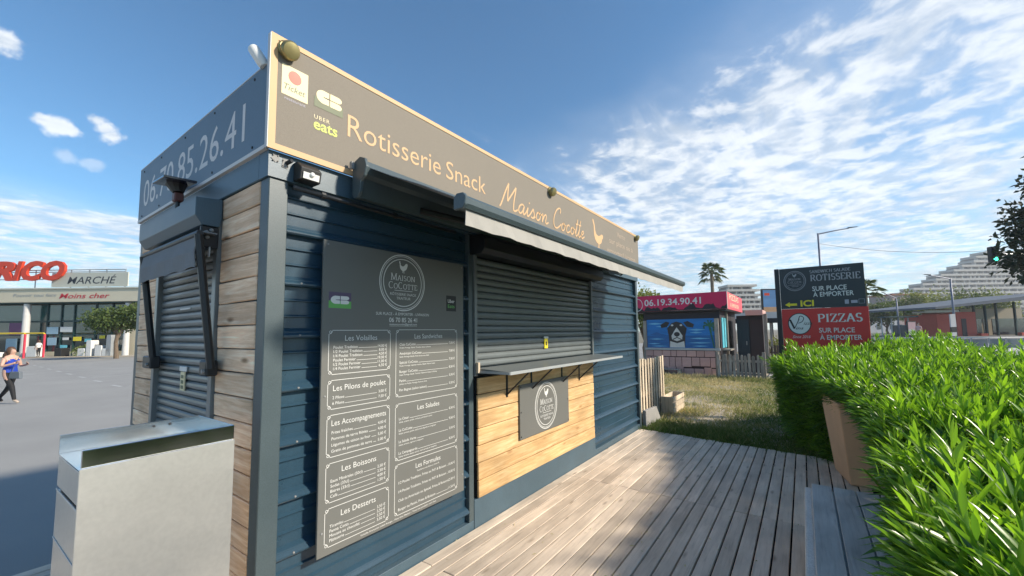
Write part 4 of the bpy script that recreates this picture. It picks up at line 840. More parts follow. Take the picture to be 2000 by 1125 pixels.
def grass():
    N = 105000; x = 5.42+rng.random(N)**1.5*9.8; y = rng.uniform(-3.0, 4.5, N)
    ok = (x > 5.72+0.13*np.minimum(y, 0)) & ~((x < 6.0) & (y > -0.02)) & ~((x > 15.05) & (y > -0.2))
    bare = np.exp(-(((x-7.6)/0.9)**2+((y+0.75+0.25*(x-7.6))/0.32)**2))+0.8*np.exp(-(((x-9.3)/0.9)**2+((y+0.1)/0.35)**2))
    w = wobble(x, y, 1.1)
    ok &= rng.random(N) > np.clip(bare*1.05+0.22*(w > 0.7)*(x > 7), 0, .97)
    x, y, w = x[ok], y[ok], w[ok]; n = len(x)
    z = -0.085+0.018*w
    green = np.clip(0.85*np.exp(-(x-5.6)/1.0)+0.85/(1+np.exp((y+1.2)*3.0))+0.40*(wobble(x*0.6, y*0.6, 1.3) > 0.25)+.02, 0, 1)
    tone = np.clip(1-green+rng.normal(0, .2, n), 0, 1)
    edge = np.exp(-((x-5.95)/0.35)**2)*(y > -1.3)
    ln = rng.uniform(.05, .15, n)+0.10*edge*rng.random(n)+0.10*(rng.random(n) < .08)+0.18*np.exp(-((x-14.3)/.7)**2)*rng.random(n)
    d = np.stack([rng.normal(0, .45, n), rng.normal(0, .45, n), np.ones(n)], 1)
    # taller tufts along the deck edge and round the kiosk corner
    m = 5200; c = rng.uniform(0, 1, (60, 2)); cx = np.where(c[:, 0] < .55, 5.82+rng.random(60)*.9, 6.0+rng.random(60)*8.5); cy = np.where(c[:, 0] < .55, -1.35*c[:, 1]+.02, -2.6+5*c[:, 1]); k = rng.integers(0, 60, m)
    tx = cx[k]+rng.normal(0, .10, m); ty = cy[k]+rng.normal(0, .12, m); keep = (tx > 5.76+.13*np.minimum(ty, 0)) & ~((tx < 6.02) & (ty > -.03)); tx, ty, k = tx[keep], ty[keep], k[keep]; m = len(tx)
    x = np.concatenate([x, tx]); y = np.concatenate([y, ty]); z = np.concatenate([z, np.full(m, -.08)]); n = len(x)
    tone = np.concatenate([tone, np.clip(.18+.5*(cx[k] > 7.2)*rng.random(m)+rng.normal(0, .12, m), 0, 1)]); ln = np.concatenate([ln, rng.uniform(.08, .20, m)*np.where(cx[k] > 7.2, .9, 1.0)])
    d = np.concatenate([d, np.stack([rng.normal(0, .4, m), rng.normal(0, .4, m), np.ones(m)], 1)])
    me = leaf_mesh('grass', 'grass_blade', np.stack([x, y, z], 1), d, ln, rng.uniform(.007, .013, n), tone, droop=0.25, fold=0.1, simple=True)
    o = stuff(link('grass', me)); tag(o, 'rough grass and dry straw between the deck and the red kiosk', 'grass')
grass()

# pallet, crate and slab by the far kiosk corner
PA = wthing('standing_pallet', 'pale slatted wooden pallet standing on end behind the kiosk corner', 'pallet', (7.2, 0.16, -0.09))
for k in range(10):
    x = 6.30+0.162*k; boxo('slat', 'pallet_wood', PA, x, x+0.085, 0.125, 0.145, -0.09+random.uniform(0, .02), 1.085+random.uniform(-.02, .02), 0.003)
for z in (0.05, 0.45, 1.0): boxo('rail', 'pallet_wood', PA, 6.30, 7.845, 0.1455, 0.20, z-0.045, z+0.045, 0.003)
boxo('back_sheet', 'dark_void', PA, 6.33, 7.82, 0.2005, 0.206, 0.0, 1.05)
CRT = wthing('plant_crate', 'small slatted wooden crate standing in the grass by the pallet', 'crate', (7.9, -0.02, -0.09))
for z in (0.02, 0.13, 0.24): boxo('slat', 'pallet_wood', CRT, 7.45, 8.35, -0.14, -0.125, z-0.045, z+0.04, 0.002); boxo('slat', 'pallet_wood', CRT, 7.45, 8.35, 0.085, 0.10, z-0.045, z+0.04, 0.002)
for x in (7.46, 8.32): boxo('end_board', 'pallet_wood', CRT, x, x+0.02, -0.1245, 0.0845, -0.07, 0.29, 0.002)
boxo('bottom', 'soil', CRT, 7.485, 8.315, -0.12, 0.08, -0.06, 0.16)
SB = tag(MB().prism([(6.0, -0.12), (6.95, -0.12), (6.62, 0.235), (6.0, 0.255)], -0.06, -0.005, 'Y').build('concrete_slab', 'slab_concrete', None, 0.006), 'flat grey concrete slab leaning at the foot of the pallet', 'slab')

# ------------------------------------------------------------------ black and red roadside sign
RS = thing('roadside_sign', 'tall two part sign, black rotisserie panel over red pizzas panel', 'sign', (8.30, -1.92, -0.1), R(-90))
mk('sign_black', (0.030, 0.036, 0.042), 0.45, 0, 0.1, 4, 0, 80, 0.5); mk('sign_red', (0.62, 0.032, 0.028), 0.45, 0, 0.06, 4, 0, 80, 0.5); mk('sign_grey_text', (0.36, 0.36, 0.38), 0.6, 0, 0.05, 4)
T = 2.745+0.1
boxo('post', 'black_metal', RS, -0.02, 0.055, -0.02, 0.10, 0.0, T+0.005, 0.003); boxo('post', 'black_metal', RS, 1.20, 1.275, 0.02, 0.10, 0.0, T-0.06, 0.003)
boxo('black_panel', 'sign_black', RS, 0.06, 1.29, -0.012, 0.012, T-0.765, T, 0.002); boxo('red_panel', 'sign_red', RS, 0.06, 1.31, -0.014, 0.012, T-1.63, T-0.768, 0.002)
def U(u): return 0.06+1.23*u
yr = -0.0125
crest(RS, U(.19), T-0.245, 0.170, yr, 'sign_grey_text', rz=0.185)
p = Print(yr); serif(p, 'SANDWICH SALADE', U(.38), T-0.122, 0.052, 0.585, wt=.18); serif(p, 'ROTISSERIE', U(.385), T-0.268, 0.112, 0.71, wt=.17); p.build('lettering', 'sign_grey_text', RS)
p = Print(yr); p.text('SUR PLACE', U(.40), T-0.452, 0.082, 0.49, off=.010); p.text('À EMPORTER', U(.405), T-0.560, 0.082, 0.575, off=.010); p.build('lettering', 'print_white', RS)
def arrow(pr, x, z, w, h): pr.poly([(x, z+h/2), (x+.4*w, z+h), (x+.4*w, z+.72*h), (x+w, z+.72*h), (x+w, z+.28*h), (x+.4*w, z+.28*h), (x+.4*w, z)])
p = Print(yr); arrow(p, U(.05), T-0.735, 0.185, 0.095); p.build('arrow', 'print_yellow', RS); p = Print(yr); p.text('ICI', U(.245), T-0.725, 0.105, 0.20, off=.03); p.build('lettering', 'print_yellow', RS)
p = Print(yr); p.rect(U(.765), U(.81), T-.71, T-.635); p.build('badge', 'print_lilac', RS); p = Print(yr); p.rect(U(.835), U(.905), T-.70, T-.65); p.build('badge', 'print_lilac', RS); p = Print(yr); p.ribbon([(U(.92), T-.71), (U(.98), T-.71), (U(.98), T-.635), (U(.92), T-.635)], .006, True); p.build('badge', 'print_lilac', RS)
yr = -0.0145; T2 = T-0.768
p = Print(yr); p.disc(U(.215), T2-.28, .170, .192); p.build('round_field', 'print_white', RS)
p = Print(yr-.0004); p.ring(U(.215), T2-.28, .170, .192, .016); pen(p, 'oe', 0, 0, 0, .0001, 0.0) if False else None; p.build('ring', 'print_black', RS)
p = Print(yr-.0006); p.ribbon([(U(.10), T2-.20), (U(.15), T2-.37)], .030); p.ribbon([(U(.15), T2-.37), (U(.215), T2-.19)], .012); p.ribbon(catmull([(U(.20), T2-.24), (U(.225), T2-.14), (U(.27), T2-.17), (U(.25), T2-.24), (U(.20), T2-.27)]), .012); p.text('ins', U(.165), T2-.385, .05, .12, shear=.3, off=.01); p.text('izza', U(.265), T2-.30, .055, .13, shear=.35); p.build('lettering', 'print_black', RS)
p = Print(yr); p.text('Since 2016', U(.12), T2-.545, .050, .27, shear=.35); p.build('lettering', 'print_white', RS)
p = Print(yr); serif(p, 'PIZZAS', U(.44), T2-.255, .140, .63, wt=.19); p.build('lettering', 'print_white', RS)
p = Print(yr); p.text('SUR PLACE', U(.445), T2-.445, .082, .50, off=.010); p.text('À EMPORTER', U(.45), T2-.575, .082, .585, off=.010); p.build('lettering', 'print_white', RS)
p = Print(yr); arrow(p, U(.09), T2-.78, .185, .095); p.build('arrow', 'print_yellow', RS); p = Print(yr); p.text('ICI', U(.285), T2-.765, .105, .20, off=.03); p.build('lettering', 'print_yellow', RS)

# ------------------------------------------------------------------ red pizza kiosk
mk('kiosk_red', (0.60, 0.012, 0.085), 0.5, 0, 0.10, 3); mk('kiosk_red_light', (0.66, 0.09, 0.12), 0.55, 0, 0.10, 3); mk('kiosk_dark', (0.022, 0.018, 0.024), 0.6, 0, 0.15, 3); mk('stone_pink', (0.56, 0.34, 0.30), 0.75, 0, 0.14, 4, 0.2, 40, 0.3, rnd=0.14); mk('joint_dark', (0.05, 0.03, 0.03), 0.9)
mk('mural_blue', (0.012, 0.17, 0.48), 0.5, 0, 0.35, 1.6, sc=(0.6, 1, 4)); mk('mural_deep', (0.012, 0.12, 0.34), 0.5, 0, 0.3, 2, sc=(.6, 1, 6)); mk('mural_sky', (0.16, 0.47, 0.72), 0.5, 0, 0.3, 2, sc=(.6, 1, 5)); mk('mural_green', (0.02, 0.12, 0.06), 0.5, 0, .3, 5); mk('dog_black', (0.03, 0.025, 0.025), 0.5, 0, .3, 8); mk('dog_white', (0.62, 0.60, 0.56), 0.5, 0, .15, 8); mk('dog_grey', (0.30, 0.29, 0.28), 0.5, 0, .2, 8); mk('turquoise', (0.14, 0.55, 0.66), 0.3, 0, .3, 3); mk('door_navy', (0.014, 0.028, 0.042), 0.4); mk('door_brown', (0.04, 0.022, 0.022), 0.6, 0, .2, 3); mk('ledge', (0.40, 0.42, 0.42), 0.5)
RK = thing('pizza_kiosk', 'small kiosk with crimson fascia, dog mural and pink stone skirt', 'kiosk', (15.2, 2.90, -0.10), R(-90))
boxo('wall', 'kiosk_dark', RK, 0.05, 2.78, 0.03, 4.2, 0.0, 2.45)
boxo('roof', 'kiosk_dark', RK, -0.25, 3.02, -0.12, 4.4, 3.0, 3.05)
fp = boxo('fascia', 'kiosk_red', RK, -0.28, 3.07, -0.20, -0.14, 2.45, 3.06)
boxo('fascia', 'kiosk_red_light', RK, 3.03, 3.07, -0.139, 4.2, 2.45, 3.06)
boxo('fascia_trim', 'trim_white', RK, 3.071, 3.085, -0.205, -0.15, 2.45, 3.06)
pr_ = Print(-0.2012)
dr = [(-0.28, 2.452)]; xx = -0.28; random.seed(11)
dr = []; n = 46
for i in range(n+1):
    xx = -0.28+3.35*i/n; h = 2.56+0.055*math.sin(i*0.7)+random.uniform(-.05, .05)
    if i in (7, 8, 30, 31, 40): h += 0.10
    dr.append((xx, h))
pr_.poly([(3.07, 2.452)]+dr[::-1]+[(-0.28, 2.452)]); pr_.build('dark_paint_edge', 'kiosk_dark', RK)
p = Print(-0.2016); p.text('06.19.34.90.41', 0.18, 2.67, 0.235, 2.05, off=.014); p.build('lettering', 'print_white', RK)
p = Print(-0.2016); p.ring(-0.10, 2.72, .20, .24, .022); p.build('ring', 'print_white', RK)
# side fascia print, facing +X of the local frame
p = Print(0); p.text('PIZZAS', 0.55, 0.36, 0.20, 2.6); p.text('À EMPORTER', 0.75, 0.10, 0.14, 2.4); o = p.build('lettering', 'print_cream', RK); o.location = (3.0712, -0.139, 2.45); o.rotation_euler = (0, 0, R(90))
boxo('soffit', 'kiosk_dark', RK, -0.25, 3.02, -0.135, 4.15, 2.40, 2.449)
boxo('corner_post', 'fence_wood', RK, 0.04, 0.17, -0.03, 0.029, 0.0, 2.10, 0.005); boxo('corner_post', 'fence_wood', RK, 2.60, 2.74, -0.03, 0.029, 0.0, 2.12, 0.005)
mp = boxo('mural_panel', 'mural_blue', RK, 0.18, 2.59, -0.004, 0.028, 1.05, 2.13)
ymu = -0.0052
p = Print(ymu); p.poly([(.18, 1.50), (.55, 1.52), (.75, 1.58), (.95, 1.53), (1.2, 1.50), (2.59, 1.52), (2.59, 1.06), (.18, 1.06)]); p.build('mural_sea', 'mural_deep', RK)
p = Print(ymu-.0006)
for (a, b, z, h) in ((.2, .8, 1.97, .035), (.5, 1.05, 1.86, .03), (1.7, 2.3, 1.72, .035), (1.75, 2.2, 1.62, .03), (.25, .85, 1.38, .028), (.2, .7, 1.20, .024), (1.75, 2.45, 1.40, .028), (1.7, 2.5, 1.24, .026), (.3, 1.0, 1.11, .02), (1.8, 2.4, 1.12, .02)):
    p = Print(ymu-.0006); p.poly([(a, z), ((a+b)/2, z-h), (b, z), ((a+b)/2, z+h)]); p.build('mural_wave', 'mural_sky', RK)

p = Print(ymu-.0016); p.poly([(.24, 1.53), (.42, 1.60), (.54, 1.65), (.66, 1.60), (.92, 1.52)]); p.build('mural_island', 'mural_deep', RK)
p = Print(ymu-.003); p.poly([(1.02, 1.06), (1.0, 1.5), (.95, 1.78), (1.12, 1.98), (1.30, 2.04), (1.48, 1.98), (1.66, 1.78), (1.60, 1.5), (1.58, 1.06)]); p.poly([(.70, 1.92), (.74, 1.80), (.95, 1.84), (1.05, 2.0), (.92, 2.05)]); p.poly([(1.92, 1.92), (1.88, 1.80), (1.66, 1.84), (1.55, 2.0), (1.70, 2.05)]); p.build('mural_dog', 'dog_black', RK)
p = Print(ymu-.0045); p.poly([(1.30, 1.82), (1.38, 1.70), (1.50, 1.50), (1.48, 1.36), (1.30, 1.30), (1.12, 1.36), (1.10, 1.50), (1.22, 1.70)]); p.poly([(1.03, 1.06), (1.05, 1.30), (1.30, 1.22), (1.55, 1.30), (1.57, 1.06)]); p.disc(1.14, 1.90, .045, .035); p.disc(1.46, 1.90, .045, .035); p.build('mural_muzzle', 'dog_white', RK)
p = Print(ymu-.006); p.disc(1.30, 1.56, .105, .085); p.disc(1.17, 1.80, .035, .03); p.disc(1.43, 1.80, .035, .03); p.ribbon([(1.14, 1.36), (1.22, 1.40), (1.30, 1.44), (1.38, 1.40), (1.46, 1.36)], .03); p.rect(1.285, 1.315, 1.44, 1.50); p.build('mural_nose', 'dog_black', RK)
p = Print(ymu-.003); p.ribbon(catmull([(2.56, 1.07), (2.50, 1.45), (2.42, 1.85)]), .045); 
for a in (-70, -35, -5, 25, 60, 100, 150, 190): p.ribbon(catmull([(2.42, 1.86), (2.42+.16*math.cos(R(a)), 1.90+.16*math.sin(R(a))), (2.42+.15*math.cos(R(a))*1.1, 1.80+.26*math.sin(R(a)))]), .05)
p.build('mural_palm', 'mural_green', RK)
boxo('ledge', 'ledge', RK, 0.10, 2.76, -0.06, 0.029, 0.965, 1.045, 0.004)
boxo('skirt_backing', 'joint_dark', RK, 0.10, 2.76, 0.005, 0.0295, 0.0, 0.964)
random.seed(5)
rows = [(0.72, 0.955), (0.36, 0.71), (0.02, 0.35)]
for ri, (za, zb) in enumerate(rows):
    x = 0.11
    while x < 2.58:
        w_ = random.uniform(.20, .36); x2 = min(x+w_, 2.59)
        if 2.59-x2 < .12: x2 = 2.59
        j = random.uniform(-.05, .05) if ri else 0
        boxo('stone', 'stone_pink', RK, x+.008, x2-.008, -0.028-random.uniform(0, .012), 0.0045, za+.008+(j if ri < 2 else 0), zb-.008+(j if ri == 2 else 0) if ri else zb-.008, .008)
        x = x2
boxo('side_window', 'turquoise', RK, 2.781, 2.80, 0.35, 1.25, 1.05, 2.15); boxo('side_post', 'fence_wood', RK, 2.781, 2.86, 1.26, 1.36, 0.0, 2.39); boxo('side_frame', 'kiosk_dark', RK, 2.801, 2.815, 0.78, 0.82, 1.05, 2.15)
boxo('side_shelf', 'fence_wood', RK, 2.781, 3.05, 0.3, 1.25, 0.95, 1.0)
# annexe with doors
AN = wthing('kiosk_annexe', 'dark annexe with navy door and brown shutter behind the picket fence', 'annexe', (17.6, -0.6, -0.1))
boxo('wall', 'kiosk_dark', AN, 17.35, 18.6, -1.05, -0.16, -0.1, 2.15); boxo('door', 'door_navy', AN, 17.32, 17.349, -0.58, -0.17, -0.08, 2.0); boxo('brown_panel', 'door_brown', AN, 17.31, 17.349, -1.04, -0.61, -0.08, 1.98); boxo('handle', 'zinc', AN, 17.30, 17.319, -0.50, -0.46, 1.0, 1.15)
boxo('canopy', 'stone_pink', AN, 17.1, 18.7, -1.08, -0.5, 2.151, 2.35); boxo('post', 'fence_wood', AN, 17.2, 17.32, -1.20, -1.09, -0.1, 2.2)

# pallet bench in front of the skirt, picket fences, dark fence, boardwalk
PB = wthing('low_pallet', 'weathered grey pallet lying against the pink stone skirt', 'pallet', (15.0, 2.1, -0.1))
for z in (0.015, 0.16): 
    for k in range(2): boxo('deck_board', 'fence_wood', PB, 14.83+.14*k, 14.94+.14*k, 1.45, 2.75, z-.012, z+.012, .002)
for y in (1.50, 2.10, 2.70): boxo('block', 'fence_wood', PB, 14.84, 15.07, y-.05, y+.05, 0.028, 0.147, .003)
random.seed(9)
def picket_fence(name, label, x, ya, yb, h, mat, n, jitter=1.0, group=None, z0=-0.1):
    fz = wthing(name, label, 'fence', (x, (ya+yb)/2, z0), group)
    st = (yb-ya)/n
    for k in range(n):
        yc = ya+st*(k+.5); w_ = abs(st)*0.36*random.uniform(.85, 1.2); hh = h*random.uniform(.92, 1.03)
        ln = random.uniform(-.03, .03)*jitter
        o = MB().prism([(-w_, 0), (w_, 0), (w_, hh-w_*.9), (w_*.45, hh), (-w_*.45, hh), (-w_, hh-w_*.9)], -.011, .011, 'X').build('picket', mat, fz, 0.002, loc=(x+random.uniform(-.004, .004), yc, z0), rot=(ln, 0, 0))
    for z in (0.25*h, 0.72*h): boxo('rail', mat, fz, x+.016, x+.05, min(ya, yb), max(ya, yb), z0+z-.035, z0+z+.035, .003)
    for y in (ya, yb): boxo('post', mat, fz, x+.051, x+.13, y-.045, y+.045, z0, z0+h*1.06, .004)
picket_fence('picket_fence', 'uneven grey picket fence running from the pink skirt corner', 14.6, 0.18, -1.20, 0.90, 'fence_wood', 12)
picket_fence('dark_fence', 'dark brown picket fence behind the boardwalk', 19.6, -0.66, -2.0, 1.0, 'dark_fence_wood', 12, 0.3)
bw = struct(link('boardwalk', None))
for k in range(14): boxo('plank', 'bench_wood', bw, 14.9+.33*k, 15.21+.33*k, -2.6, -1.24, -0.05, -0.01, .003)

# a few fallen leaves and bits of straw on the boards
n = 240; x = rng.uniform(.3, 5.6, n); y = -2.5*rng.random(n)**.7; k = y > -2.2; x, y = x[k], y[k]; n = len(x)
me = leaf_mesh('leaf_litter', 'grass_blade', np.stack([x, y, np.full(n, .004)], 1), np.stack([rng.normal(size=n), rng.normal(size=n), np.full(n, .04)], 1), rng.uniform(.015, .05, n), rng.uniform(.004, .010, n), rng.uniform(.3, 1, n), up=(0, 0, 1), droop=0.0, fold=.1, simple=True)
tag(stuff(link('leaf_litter', me)), 'scattered dry leaves and straw bits on the deck boards', 'leaves')
# ------------------------------------------------------------------ trees and people
def crown_leaves(name, mat, clumps, n, size, par, flat=0.0):
    """leaf faces spread through uneven clumps (centre, radii)"""
    P = []; D = []; T = []
    tot = sum(c[1][0]*c[1][1]*c[1][2] for c in clumps)
    for c, r in clumps:
        m = max(20, int(n*r[0]*r[1]*r[2]/tot)); u = rng.normal(size=(m, 3)); u /= np.linalg.norm(u, axis=1, keepdims=True)
        rad = rng.random(m)**0.45; q = u*rad[:, None]*np.array(r); q *= (1+0.22*np.sin(5*u[:, :1]+3*u[:, 1:2])+0.15*rng.normal(size=(m, 1)))
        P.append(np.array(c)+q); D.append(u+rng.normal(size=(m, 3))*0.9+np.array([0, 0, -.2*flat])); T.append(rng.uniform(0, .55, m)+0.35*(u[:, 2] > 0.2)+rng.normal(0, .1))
    P = np.concatenate(P); D = np.concatenate(D); T = np.concatenate(T)
    me = leaf_mesh('crown', mat, P, D, rng.uniform(.7, 1.3, len(P))*size, rng.uniform(.4, .7, len(P))*size, T, droop=0.1, fold=0.15, simple=True)
    return stuff(link('crown', me, par))
def tree(name, label, loc, h, cr, trunk_h, mat, n, size, nclump=9, flat=0.8, seed=0, group=None):
    random.seed(seed); t = thing(name, label, 'tree', loc, 0, group)
    r0 = 0.03*h+0.05; tb = MB(); tb.tube([(0, 0, 0), (0.03*h*random.uniform(-1, 1), 0.02*h, trunk_h*0.6), (0, 0, trunk_h), (0, 0, trunk_h+(h-trunk_h)*0.5)], [r0, r0*.75, r0*.65, r0*.25], 8)
    cl = []
    for k in range(nclump):
        a = 6.283*k/nclump+random.uniform(-.3, .3); q = cr*random.uniform(.25, .72); z = trunk_h+(h-trunk_h)*random.uniform(.25, .78)
        c = (q*math.cos(a), q*math.sin(a), z); rr = cr*random.uniform(.34, .52); cl.append((c, (rr, rr, rr*flat*random.uniform(.7, 1))))
        tb.tube([(0, 0, trunk_h*random.uniform(.75, 1)), (c[0]*.5, c[1]*.5, (trunk_h+z)/2), c], [r0*.4, r0*.28, r0*.1], 6, False)
    cl.append(((0, 0, trunk_h+(h-trunk_h)*.62), (cr*.5, cr*.5, (h-trunk_h)*.36)))
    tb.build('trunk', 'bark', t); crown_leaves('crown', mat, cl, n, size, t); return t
def palm(label, loc, h, r, group=None):
    t = thing('palm_tree', label, 'tree', loc, 0, group)
    tb = MB(); pts = []; rs = []
    for k in range(15): pts.append((0.02*h*math.sin(k*.3), 0, h*k/14)); rs.append(0.030*h*(1.0 if k else 1.2)*(1-.35*k/14)*(1+.08*(k % 2)))
    tb.tube(pts, rs, 9); tb.build('trunk', 'palm_bark', t)
    P = []; D = []; Ln = []; T = []; top = np.array([pts[-1][0], 0, h])
    for k in range(34):
        a = 6.283*k/34*3.0+rng.uniform(-.2, .2); el = R(rng.uniform(-35, 75)); L = r*rng.uniform(.75, 1.05)
        d = np.array([math.cos(a)*math.cos(el), math.sin(a)*math.cos(el), math.sin(el)]); s = np.cross(d, [0, 0, 1]); s /= np.linalg.norm(s)+1e-9
        tip = top+d*L*.62+np.array([0, 0, -.12*L])
        for q in np.linspace(-1, 1, 13):      # fan leaf: fingers spread from the stalk end
            dd = d*math.cos(q*1.25)+s*math.sin(q*1.25)+np.array([0, 0, -.25]); P.append(tip); D.append(dd); Ln.append(L*.55*(1-.25*abs(q))); T.append(rng.uniform(0, .8)*(1 if el > 0 else 1.2))
        for m in range(3): P.append(top+d*L*.2*m); D.append(d); Ln.append(L*.3); T.append(.3)
    me = leaf_mesh('fronds', 'palm_leaf', np.array(P), np.array(D), np.array(Ln), r*.07, np.array(T), droop=.28, fold=.2, simple=True); stuff(link('fronds', me, t)); return t

mk('skin', (0.56, 0.34, 0.25), 0.55, 0, .05, 8); mk('hair_brown', (0.10, 0.052, 0.028), 0.5, 0, .25, 30); mk('cloth_blue', (0.012, 0.05, 0.38), 0.8, 0, .15, 10); mk('cloth_black', (0.012, 0.012, 0.014), 0.8, 0, .15, 10); mk('cloth_white', (0.75, 0.75, 0.73), 0.85, 0, .08, 10); mk('cloth_pink', (0.55, 0.36, 0.36), 0.85, 0, .1, 10); mk('leather_grey', (0.13, 0.15, 0.17), 0.45, 0, .1, 10); mk('shoe', (0.45, 0.36, 0.28), 0.6)
def person(label, loc, rz, k, legs, arms, top, top_lo, top_hi, trousers, hair_len, group=None, sleeves=False):
    """one skinned body; faces take skin or cloth by where they lie; hair is a child"""
    t = thing('person', label, 'person', loc, rz, group)
    V = [(0, 0, .90), (0, 0, 1.02), (.01, 0, 1.20), (.0, 0, 1.33), (.015, 0, 1.40), (.03, 0, 1.46), (.035, 0, 1.53), (.03, 0, 1.585)]
    Rr = [(.135, .165), (.115, .145), (.125, .16), (.095, .13), (.05, .05), (.066, .062), (.088, .075), (.06, .055)]
    E = [(i, i+1) for i in range(7)]
    V.append((.118, 0, 1.505)); Rr.append((.014, .014)); E.append((6, 8))          # nose
    for s, (kn, an, toe) in zip((-1, 1), legs):
        b = len(V); V += [(0, s*.085, .84), (kn[0], s*.09, kn[1]), (an[0], s*.085, an[1]), (toe[0], s*.09, toe[1])]; Rr += [(.105, .10), (.066, .066), (.042, .042), (.035, .04)]; E += [(0, b), (b, b+1), (b+1, b+2), (b+2, b+3)]
    fing = []
    for s, (el, wr, hd) in zip((-1, 1), arms):
        b = len(V); V += [(0, s*.165, 1.315), el, wr, hd]; Rr += [(.056, .056), (.042, .042), (.030, .030), (.034, .022)]; E += [(3, b), (b, b+1), (b+1, b+2), (b+2, b+3)]
        h = Vector(hd); d = (h-Vector(wr)).normalized(); sd_ = d.cross(Vector((0, s, .3))).normalized()
        for i, q in enumerate((-.026, -.009, .008, .024)): fing.append(([h+sd_*q, h+sd_*q+d*(.07-.008*abs(i-1.5)), h+sd_*q+d*.095+Vector((0, -s*.02, -.012))], .0085))
        fing.append(([h-d*.03, h+sd_*.05+d*.02, h+sd_*.055+d*.05], .009))
    me = bpy.data.meshes.new('b'); me.from_pydata(V, E, []); o = bpy.data.objects.new('b', me); COL.objects.link(o)
    m = o.modifiers.new('s', 'SKIN'); m.use_smooth_shade = True; o.modifiers.new('u', 'SUBSURF').levels = 2
    for i, sv in enumerate(me.skin_vertices[0].data): sv.radius = Rr[i]; sv.use_root = (i == 0)
    dg = bpy.context.evaluated_depsgraph_get(); m2 = bpy.data.meshes.new_from_object(o.evaluated_get(dg)); bpy.data.objects.remove(o)
    bm = bmesh.new(); bm.from_mesh(m2)
    fb_ = MB()
    for pts, r in fing: fb_.tube(pts, [r, r*.9, r*.7], 6)
    tmp = bpy.data.meshes.new('f'); tmp.from_pydata(fb_.v, [], fb_.f); bm.from_mesh(tmp)
    body = bpy.data.meshes.new('body')
    for f in bm.faces:
        c = f.calc_center_median(); arm = abs(c.y) > .15 and c.z > .7 or (c.x > .17 and c.z > .9)
        f.smooth = True
        if c.z < .06 or (c.z < .12 and c.x > .2): f.material_index = 3
        elif c.z < top_lo and not arm: f.material_index = 2
        elif c.z < top_hi and (not arm or (sleeves and c.z > 1.12)): f.material_index = 1
        else: f.material_index = 0
    bm.to_mesh(body); bm.free()
    for q in ('skin', top, trousers, 'shoe'): body.materials.append(MATS[q])
    b_ = link('body', body, t)
    hb = MB(); hb.lathe([(.02, 1.648), (.062, 1.632), (.092, 1.58), (.098, 1.52), (.085, 1.46), (.07, 1.40)], 14, (-.022, 0, 0))
    if hair_len: hb.tube([(-.05, 0, 1.53), (-.11, .0, 1.40), (-.17, 0, 1.26), (-.21, 0, 1.53-hair_len)], [.085, .095, .075, .02], 10)
    hr = hb.build('hair', 'hair_brown', t, smooth=True)
    for q in t.children: pass
    t.scale = (k, k, k); return t
walk = (((.20, .48), (.30, .10), (.43, .045)), ((-.10, .47), (-.36, .15), (-.27, .045)))
stand = (((.02, .48), (.0, .09), (.13, .04)), ((.0, .48), (-.03, .09), (.10, .04)))
person('woman in blue strapless top and black trousers walking across the car park', (0.20, 16.36, -0.25), R(-54.5), 0.985, walk, (((.05, -.25, 1.08), (.27, -.17, 1.16), (.33, -.15, 1.19)), ((.0, .25, 1.07), (.22, .20, 1.10), (.29, .17, 1.13))), 'cloth_blue', .90, 1.27, 'cloth_black', .36)
HB = thing('handbag', 'grey handbag hanging at the walking woman\'s hip', 'bag', (0.30, 16.10, 0.46), R(-54.5))
MB().prism([(-.16, 0), (.16, 0), (.14, .20), (-.14, .20)], -.05, .04, 'Y').build('pouch', 'leather_grey', HB, .015, 2); MB().tube([(-.13, 0, .19), (-.05, .03, .50), (.05, .05, .72)], .008, 6).build('strap', 'leather_grey', HB)
person('person in white shirt and dark trousers by the glass shop entrance', (4.55, 59.3, -0.25), R(120), 1.03, stand, (((-.02, -.24, 1.06), (.10, -.22, .86), (.15, -.20, .80)), ((-.02, .24, 1.06), (.10, .22, .86), (.15, .20, .80))), 'cloth_white', .92, 1.36, 'cloth_black', 0, sleeves=True)

# ------------------------------------------------------------------ supermarket across the car park
mk('store_cream', (0.62, 0.56, 0.42), 0.7, 0, .05, .5); mk('store_teal', (0.020, 0.075, 0.075), 0.35, 0, .2, .6); mk('store_board', (0.52, 0.52, 0.44), 0.7, 0, .05, .5); mk('letter_red', (0.66, 0.055, 0.018), 0.5, 0, .05, 2); mk('letter_dark', (0.045, 0.05, 0.06), 0.6); mk('letter_crimson', (0.55, 0.03, 0.05), 0.6); mk('frame_teal', (0.010, 0.045, 0.045), 0.5); glassmat('store_glass', (0.010, 0.030, 0.034)); glassmat('store_glass_green', (0.018, 0.075, 0.072), 0.15)
mk('poster_purple', (0.16, 0.05, 0.14), 0.5); mk('poster_blue', (0.30, 0.45, 0.55), 0.5); mk('lattice', (0.45, 0.42, 0.36), 0.7); mk('white_goods', (0.70, 0.70, 0.68), 0.6, 0, .1, 3); mk('steel_grey', (0.35, 0.37, 0.38), 0.45, .3)
q_ = 0.0531
SM = thing('supermarket', 'cream supermarket with teal glass front and red rooftop letters', 'building', (2.53, 65.53, -0.25), YAW-R(90))
def sx(px): return px*q_
def szz(py): return (697-py)*q_
boxo('wall', 'store_cream', SM, -14, sx(330), 1.2, 16, 0, szz(592)); boxo('fascia', 'store_cream', SM, -14, sx(330), -0.5, 1.19, szz(592), szz(567), .03); boxo('fascia_cap', 'store_board', SM, -14, sx(330), -0.6, 1.3, szz(566.8), szz(564))
boxo('soffit', 'frame_teal', SM, -14, sx(330), -0.4, 1.19, szz(594), szz(592.2))
boxo('side_wall', 'store_cream', SM, sx(236), sx(330), 0.6, 1.19, 0, szz(596))
